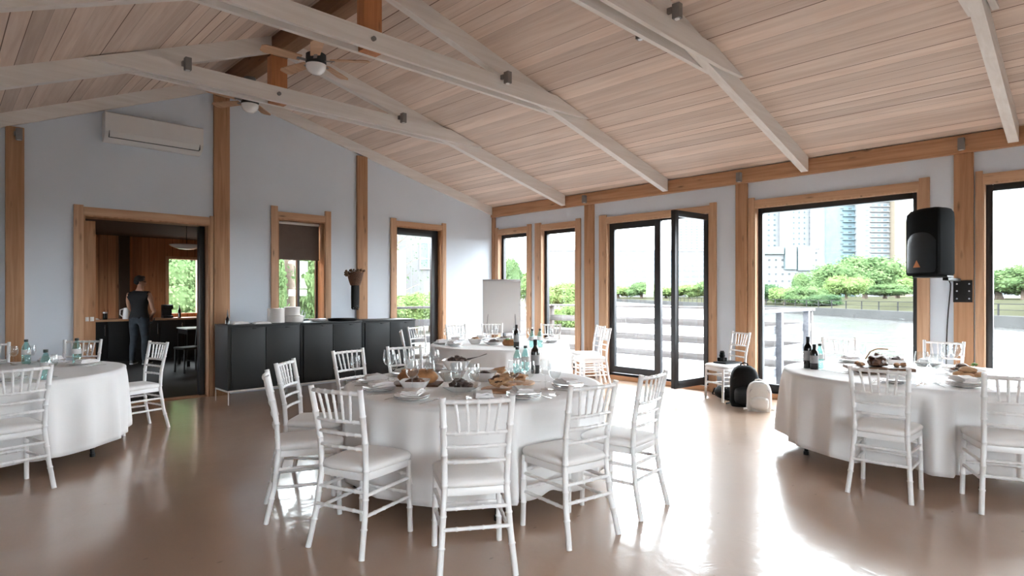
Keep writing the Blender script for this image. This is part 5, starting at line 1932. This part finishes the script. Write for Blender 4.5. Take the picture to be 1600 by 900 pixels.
def make_unit(wd):
    t = empty('base_cabinet', (0, 0, 0), 0, None, 'cabinet', 'black kitchen base cabinets')
    MB().box(0.002, wd - 0.002, 0.02, 0.58, 0.08, 0.868).build('body', M['black'], t, flat=True)
    MB().box(0.02, wd - 0.02, 0.07, 0.56, 0.0, 0.08).build('plinth', M['black'], t, flat=True)
    d = MB().box(0.004, wd - 0.004, 0.0, 0.019, 0.085, 0.864, 0.002).build('door', M['black'], t)
    MB().tube([(wd - 0.06, 0.0, 0.56), (wd - 0.06, -0.025, 0.57), (wd - 0.06, -0.025, 0.80), (wd - 0.06, 0.0, 0.81)], 0.007, 8).build('handle', M['silver'], d)
    return Proto(t)


U = make_unit(0.49)
for k, lab in enumerate(['black kitchen base cabinet nearest the casing of the doorway'.replace('nearest', 'by'), 'black kitchen base cabinet under the white kettle', 'black kitchen base cabinet behind the person', 'black kitchen base cabinet beside the person, chrome handle showing', 'black kitchen base cabinet under the kitchen window', 'black kitchen base cabinet behind the black chair']):
    U.put((1.65 + 0.49 * k, 14.9, 0), 0, lab)
tag(MB().box(1.64, 4.60, 14.87, K1 - 0.002, 0.869, 0.911, 0.003).build('worktop', M['pinex']), 'wooden kitchen worktop on the black base cabinets', 'worktop')
t = empty('kettle', (2.99, 15.03, 0.9115), 0, 'white kettle on the kitchen worktop beside the person', 'kettle')
MB().lathe([(0, 0), (0.075, 0), (0.08, 0.02), (0.062, 0.2), (0.055, 0.24), (0, 0.25)], 22).build('kettle_body', M['china'], t)
MB().tube([(-0.06, 0, 0.22), (-0.12, 0, 0.2), (-0.125, 0, 0.1), (-0.075, 0, 0.05)], 0.012, 8).build('handle', M['acwhite'], t)
MB().tube([(0.055, 0, 0.17), (0.1, 0, 0.21)], [0.018, 0.012], 8).build('spout', M['china'], t)
t = empty('coffee_machine', (3.80, 15.12, 0.9115), 0, 'black coffee machine on the worktop beside the kitchen window', 'coffee machine')
MB().box(-0.1, 0.1, -0.1, 0.12, 0.0, 0.05, 0.01).build('base', M['black'], t)
MB().box(-0.1, 0.1, 0.02, 0.12, 0.05, 0.28, 0.01).build('tower', M['black'], t)
MB().box(-0.1, 0.1, -0.1, 0.12, 0.2, 0.3, 0.015).build('brew_head', M['black'], t)
t = empty('oil_bottle', (4.02, 15.0, 0.9115), 0, 'dark bottle on the worktop before the kitchen window', 'bottle')
MB().lathe([(0, 0), (0.034, 0), (0.034, 0.17), (0.013, 0.22), (0.013, 0.27), (0, 0.27)], 18).build('bottle_body', M['bottle'], t)
MB().lathe([(0, 0.27), (0.015, 0.27), (0.015, 0.29), (0, 0.29)], 12).build('cap', M['black'], t)
t = empty('storage_jar', (2.60, 15.05, 0.9115), 0, 'small dark jar with a bright lid on the worktop by the doorway casing', 'jar')
MB().lathe([(0, 0), (0.04, 0), (0.042, 0.01), (0.042, 0.13), (0, 0.13)], 18).build('jar_body', M['bottle'], t)
MB().lathe([(0, 0.13), (0.044, 0.13), (0.044, 0.16), (0, 0.16)], 18).build('lid', M['alu'], t)
tag(folded('paper_pile', 0.28, 0.2, 0.03, 6).build('paper_pile', M['paper'], loc=(2.35, 15.1, 0.9115)), 'pile of paper on the kitchen worktop seen over the doorway chair', 'paper')

# black chair in the kitchen
t = empty('kitchen_chair', (3.42, 12.1, 0), math.radians(100), 'black chair in the kitchen beside the open door leaf', 'chair')
for sx in (-1, 1):
    MB().tube([(sx * 0.19, -0.20, 0.0), (sx * 0.18, -0.19, 0.45), (sx * 0.19, -0.25, 1.05)], 0.018, 8).build('leg', M['black'], t)
    MB().tube([(sx * 0.18, 0.19, 0.0), (sx * 0.18, 0.18, 0.44)], 0.018, 8).build('leg', M['black'], t)
MB().box(-0.2, 0.2, -0.2, 0.21, 0.43, 0.47, 0.012).build('seat', M['black'], t)
MB().prism([(-0.19, 0.62), (0.19, 0.62), (0.2, 1.04), (-0.2, 1.04)], 'y', -0.245, -0.215).build('backrest', M['black'], t, flat=True)
MB().tube([(-0.18, -0.02, 0.2), (0.18, -0.02, 0.2)], 0.012, 8).build('stretcher', M['black'], t)
t = empty('side_table', (3.95, 13.3, 0), 0, 'black table with a white edge behind the kitchen chair', 'table')
MB().box(-0.35, 0.35, -0.35, 0.35, 0.74, 0.765, 0.003).build('top_panel', M['steelw'], t)
MB().box(-0.33, 0.33, -0.33, 0.33, 0.64, 0.74).build('apron', M['black'], t, flat=True)
for sx in (-1, 1):
    for sy_ in (-1, 1):
        MB().box(sx * 0.31 - 0.025, sx * 0.31 + 0.025, sy_ * 0.31 - 0.025, sy_ * 0.31 + 0.025, 0, 0.64).build('leg', M['black'], t, flat=True)
t = empty('pendant_lamp', (3.36, 12.1, 2.28), 0, 'shallow white pendant lamp hanging in the kitchen before its window', 'lamp')
MB().lathe([(0.0, 0.0), (0.12, 0.01), (0.24, 0.05), (0.29, 0.085), (0.28, 0.09), (0.12, 0.10), (0.0, 0.105)], 32).build('lamp_shade', M['lens'], t)
MB().tube([(0, 0, 0.1), (0, 0, 0.465)], 0.006, 8).build('cord', M['black'], t)

# ------------------------------------------------------------------ the person in the kitchen
def skin(name, pts, edges, mt, parent, sub=2, ang=180):
    """pts: list of (xyz, rx, ry); grown with a Skin modifier and baked to a plain mesh."""
    me = bpy.data.meshes.new(name)
    me.from_pydata([p[0] for p in pts], edges, [])
    o = bpy.data.objects.new(name, me)
    COL.objects.link(o)
    sk = o.modifiers.new('skin', 'SKIN')
    sk.use_smooth_shade = True
    for i, p in enumerate(pts):
        d = me.skin_vertices[0].data[i]
        d.radius = (p[1], p[2] if len(p) > 2 else p[1])
        d.use_root = (i == 0)
    s2 = o.modifiers.new('smooth', 'SUBSURF')
    s2.levels = s2.render_levels = sub
    dg = bpy.context.evaluated_depsgraph_get()
    dg.update()
    nm = bpy.data.meshes.new_from_object(o.evaluated_get(dg))
    o.modifiers.clear()
    o.data = nm
    bpy.data.meshes.remove(me)
    nm.materials.clear()
    nm.materials.append(mt)
    nm.polygons.foreach_set('use_smooth', [True] * len(nm.polygons))
    o.parent = parent
    return o


# local frame: looks along +y, x to the person's own right hand side
pe = empty('person', (3.03, 14.12, 0), math.radians(52 - 90), 'person in black sleeveless top and dark jeans standing at the kitchen counter, head turned aside', 'person')
E_ = [(0, 1), (1, 2), (2, 3), (3, 4), (4, 5), (5, 6), (6, 7)]
body = [((0, 0, 0.98), .145, .105), ((0, 0.01, 1.12), .135, .10), ((0, 0.015, 1.28), .155, .11), ((0, 0.0, 1.42), .165, .105), ((0, 0.0, 1.50), .085, .075), ((0.005, 0.02, 1.57), .058, .06)]
edges = [(0, 1), (1, 2), (2, 3), (3, 4), (4, 5)]


def limb(chain, start):
    i0 = len(body)
    for k, p in enumerate(chain):
        body.append(p)
        edges.append((start if k == 0 else i0 + k - 1, i0 + k))
    return len(body) - 1


# arms: one elbow pushed out with the hand on the hip, the other hanging forward to the counter
ARM0 = [len(body), 0]
limb([((0.19, 0.0, 1.44), .062), ((0.245, -0.02, 1.30), .047), ((0.275, -0.04, 1.15), .040), ((0.30, 0.0, 1.10), .038), ((0.24, 0.07, 1.05), .032), ((0.185, 0.12, 1.00), .026), ((0.165, 0.14, 0.975), .034, .02), ((0.15, 0.155, 0.93), .036, .018)], 3)
hr = len(body) - 1
ARM0[1] = len(body)
limb([((-0.19, 0.0, 1.44), .062), ((-0.235, 0.05, 1.30), .047), ((-0.245, 0.10, 1.17), .040), ((-0.235, 0.20, 1.10), .036), ((-0.22, 0.34, 1.06), .027), ((-0.215, 0.39, 1.05), .034, .02), ((-0.21, 0.44, 1.04), .036, .018)], 3)
hl = len(body) - 1
# fingers and thumbs
for (base, dirv, side) in ((hr, Vector((-0.05, 0.05, -0.9)), Vector((0.6, 0.6, 0.1))), (hl, Vector((0.1, 0.95, -0.25)), Vector((1, 0, 0)))):
    p0 = Vector(body[base][0])
    dirv.normalize()
    side.normalize()
    for k, ln in enumerate((0.062, 0.072, 0.068, 0.052)):
        q = p0 + side * (0.026 - 0.0175 * k)
        curl = Vector((0, 0.1, -0.35)) if base == hl else Vector((-0.5, -0.2, 0))
        limb([(tuple(q + dirv * 0.02), .009), (tuple(q + dirv * (0.02 + ln * 0.55) + curl * 0.008), .0085), (tuple(q + dirv * (0.02 + ln) + curl * 0.03), .0075)], base)
    q = Vector(body[base - 1][0]) + side * 0.03
    limb([(tuple(q + dirv * 0.015), .0115), (tuple(q + dirv * 0.05 + side * 0.018), .010), (tuple(q + dirv * 0.075 + side * 0.02), .0085)], base - 1)
# legs, weight on one foot
limb([((0.095, 0.0, 0.90), .098), ((0.105, 0.02, 0.70), .082), ((0.11, 0.03, 0.50), .06), ((0.11, 0.0, 0.34), .055), ((0.115, -0.015, 0.10), .038), ((0.12, 0.06, 0.045), .04, .034), ((0.13, 0.15, 0.035), .036, .026)], 0)
limb([((-0.095, 0.0, 0.90), .098), ((-0.115, 0.05, 0.70), .082), ((-0.13, 0.07, 0.50), .06), ((-0.14, 0.04, 0.34), .055), ((-0.15, 0.02, 0.10), .038), ((-0.16, 0.10, 0.045), .04, .034), ((-0.18, 0.18, 0.035), .036, .026)], 0)
# head turned to the person's right
hd = Vector((0.012, 0.035, 1.70))
look = Vector((0.92, 0.38, 0.0)).normalized()
sd = Vector((0, 0, 1)).cross(look)
body.append((tuple(hd + Vector((0, 0, -0.045)) + look * 0.012), .066, .074))
edges.append((5, len(body) - 1))
body.append((tuple(hd + Vector((0, 0, 0.03)) - look * 0.006), .078, .09))
edges.append((len(body) - 2, len(body) - 1))
body.append((tuple(hd + Vector((0, 0, 0.085)) - look * 0.012), .062, .07))
edges.append((len(body) - 2, len(body) - 1))
pe_body = skin('body', body, edges, M['skin'], pe)
# face details
hx = hd
m = MB()
m.tube([hx + look * 0.075 + Vector((0, 0, 0.015)), hx + look * 0.094 + Vector((0, 0, -0.022)), hx + look * 0.07 + Vector((0, 0, -0.034))], [0.008, 0.013, 0.008], 8)
m.build('nose', M['skin'], pe)
m = MB()
m.tube([hx + look * 0.075 + sd * 0.022 + Vector((0, 0, -0.06)), hx + look * 0.083 + Vector((0, 0, -0.06)), hx + look * 0.075 - sd * 0.022 + Vector((0, 0, -0.06))], 0.006, 8)
m.build('mouth', mat('lips', (0.36, 0.14, 0.11), 0.5), pe)
for s in (-1, 1):
    e = hx + sd * s * 0.076 + Vector((0, 0, -0.012)) - look * 0.01
    MB().blob(e, 0.03, 3 + s, 0.1, 1, 2, (0.5, 0.5, 1.0)).build('ear', M['skin'], pe)
    e = hx + sd * s * 0.030 + Vector((0, 0, 0.012)) + look * 0.072
    MB().blob(e, 0.011, 1, 0, 1, 2).build('eye', M['black'], pe)
m = MB()
for s in (-1, 1):
    e = hx + sd * s * 0.032 + Vector((0, 0, 0.010)) + look * 0.088
    up = Vector((0, 0, 1))
    pts = [e + sd * 0.026 * math.cos(a) + up * 0.02 * math.sin(a) for a in [2 * PI * i / 14 for i in range(15)]]
    m.tube(pts, 0.003, 6, caps=False)
    m.tube([e + sd * s * 0.026, hx + sd * s * 0.082 + up * 0.012 - look * 0.01], 0.0028, 6)
m.tube([hx + look * 0.09 + sd * 0.007 + Vector((0, 0, 0.014)), hx + look * 0.09 - sd * 0.007 + Vector((0, 0, 0.014))], 0.003, 6)
m.build('glasses', M['black'], pe)
# hair: short, fuller on top
m = MB()
rnd = random.Random(2)
m.blob(hx + Vector((0, 0, 0.062)) - look * 0.022, 0.093, 5, 0.12, 3, 3, (1, 1, 0.86))
m.blob(hx + Vector((0, 0, 0.018)) - look * 0.05, 0.078, 6, 0.1, 3, 3, (1, 1, 1.0))
for k in range(26):
    a = rnd.uniform(0, 2 * PI)
    m.blob(hx + Vector((0, 0, 0.10)) + look * (0.055 * math.cos(a) - 0.005) + sd * 0.055 * math.sin(a), 0.03, k, 0.3, 2, 2)
m.build('hair', M['hair'], pe)
# clothes follow the body a little outside it
def garment(name, mt, keep, off):
    """Cloth cut from the body's own surface, held a little off the skin, with thickness."""
    src = pe_body.data
    vn = [v.normal.copy() for v in src.vertices]
    use = {}
    vs, fs = [], []
    for f in src.polygons:
        if all(keep(src.vertices[i].co) for i in f.vertices):
            ids = []
            for i in f.vertices:
                if i not in use:
                    use[i] = len(vs)
                    vs.append(src.vertices[i].co + vn[i] * off)
                ids.append(use[i])
            fs.append(tuple(ids))
    m = MB()
    m._add(vs, fs)
    o = m.build(name, mt, pe, ang=180)
    sol = o.modifiers.new('thickness', 'SOLIDIFY')
    sol.thickness = 0.006
    sol.offset = 1
    return o


def seg_d(p, a, b):
    a, b = Vector(a), Vector(b)
    t = max(0, min(1, (p - a).dot(b - a) / max(1e-9, (b - a).length_squared)))
    return (p - a - (b - a) * t).length


ARMS = [[body[i][0] for i in range(ARM0[0], ARM0[0] + 8)], [body[i][0] for i in range(ARM0[1], ARM0[1] + 7)]]


def arm_d(p):
    return min(seg_d(p, c[k], c[k + 1]) - (0.062 if k == 0 else 0.05) for c in ARMS for k in range(len(c) - 1))


garment('sleeveless_top', M['shirt'], lambda p: 0.93 < p.z < 1.525 and (arm_d(p) > 0.0 or (abs(p.x) < 0.20 and p.z > 1.36)) and abs(p.x) < 0.215, 0.012)
garment('jeans', M['jeans'], lambda p: 0.07 < p.z < 1.0 and arm_d(p) > 0.004, 0.010)
for (x, y, r) in ((0.122, 0.055, -0.1), (-0.163, 0.095, 0.15)):
    Mx = Matrix.Translation((x, y, 0)) @ Matrix.Rotation(r, 4, 'Z')
    sh = MB()
    outl = [(0.034, -0.105), (0.044, -0.03), (0.05, 0.07), (0.038, 0.145), (0.0, 0.165), (-0.036, 0.145), (-0.046, 0.07), (-0.042, -0.03), (-0.034, -0.105), (0.0, -0.12)]
    sh.loft([[Mx @ Vector((u, v, 0.018)) for u, v in outl], [Mx @ Vector((u * 1.02, v, 0.045)) for u, v in outl], [Mx @ Vector((u * 0.9, v * 0.85 - 0.01, 0.075 if v < 0.05 else 0.06)) for u, v in outl], [Mx @ Vector((u * 0.7, min(v, 0.03) * 0.8 - 0.02, 0.095)) for u, v in outl]])
    so = sh.build('shoe', M['shoe'], pe, ang=70)
    MB().loft([[Mx @ Vector((u * 1.04, v * 1.03, 0.0)) for u, v in outl], [Mx @ Vector((u * 1.06, v * 1.03, 0.022)) for u, v in outl]]).build('sole', M['sole'], so)
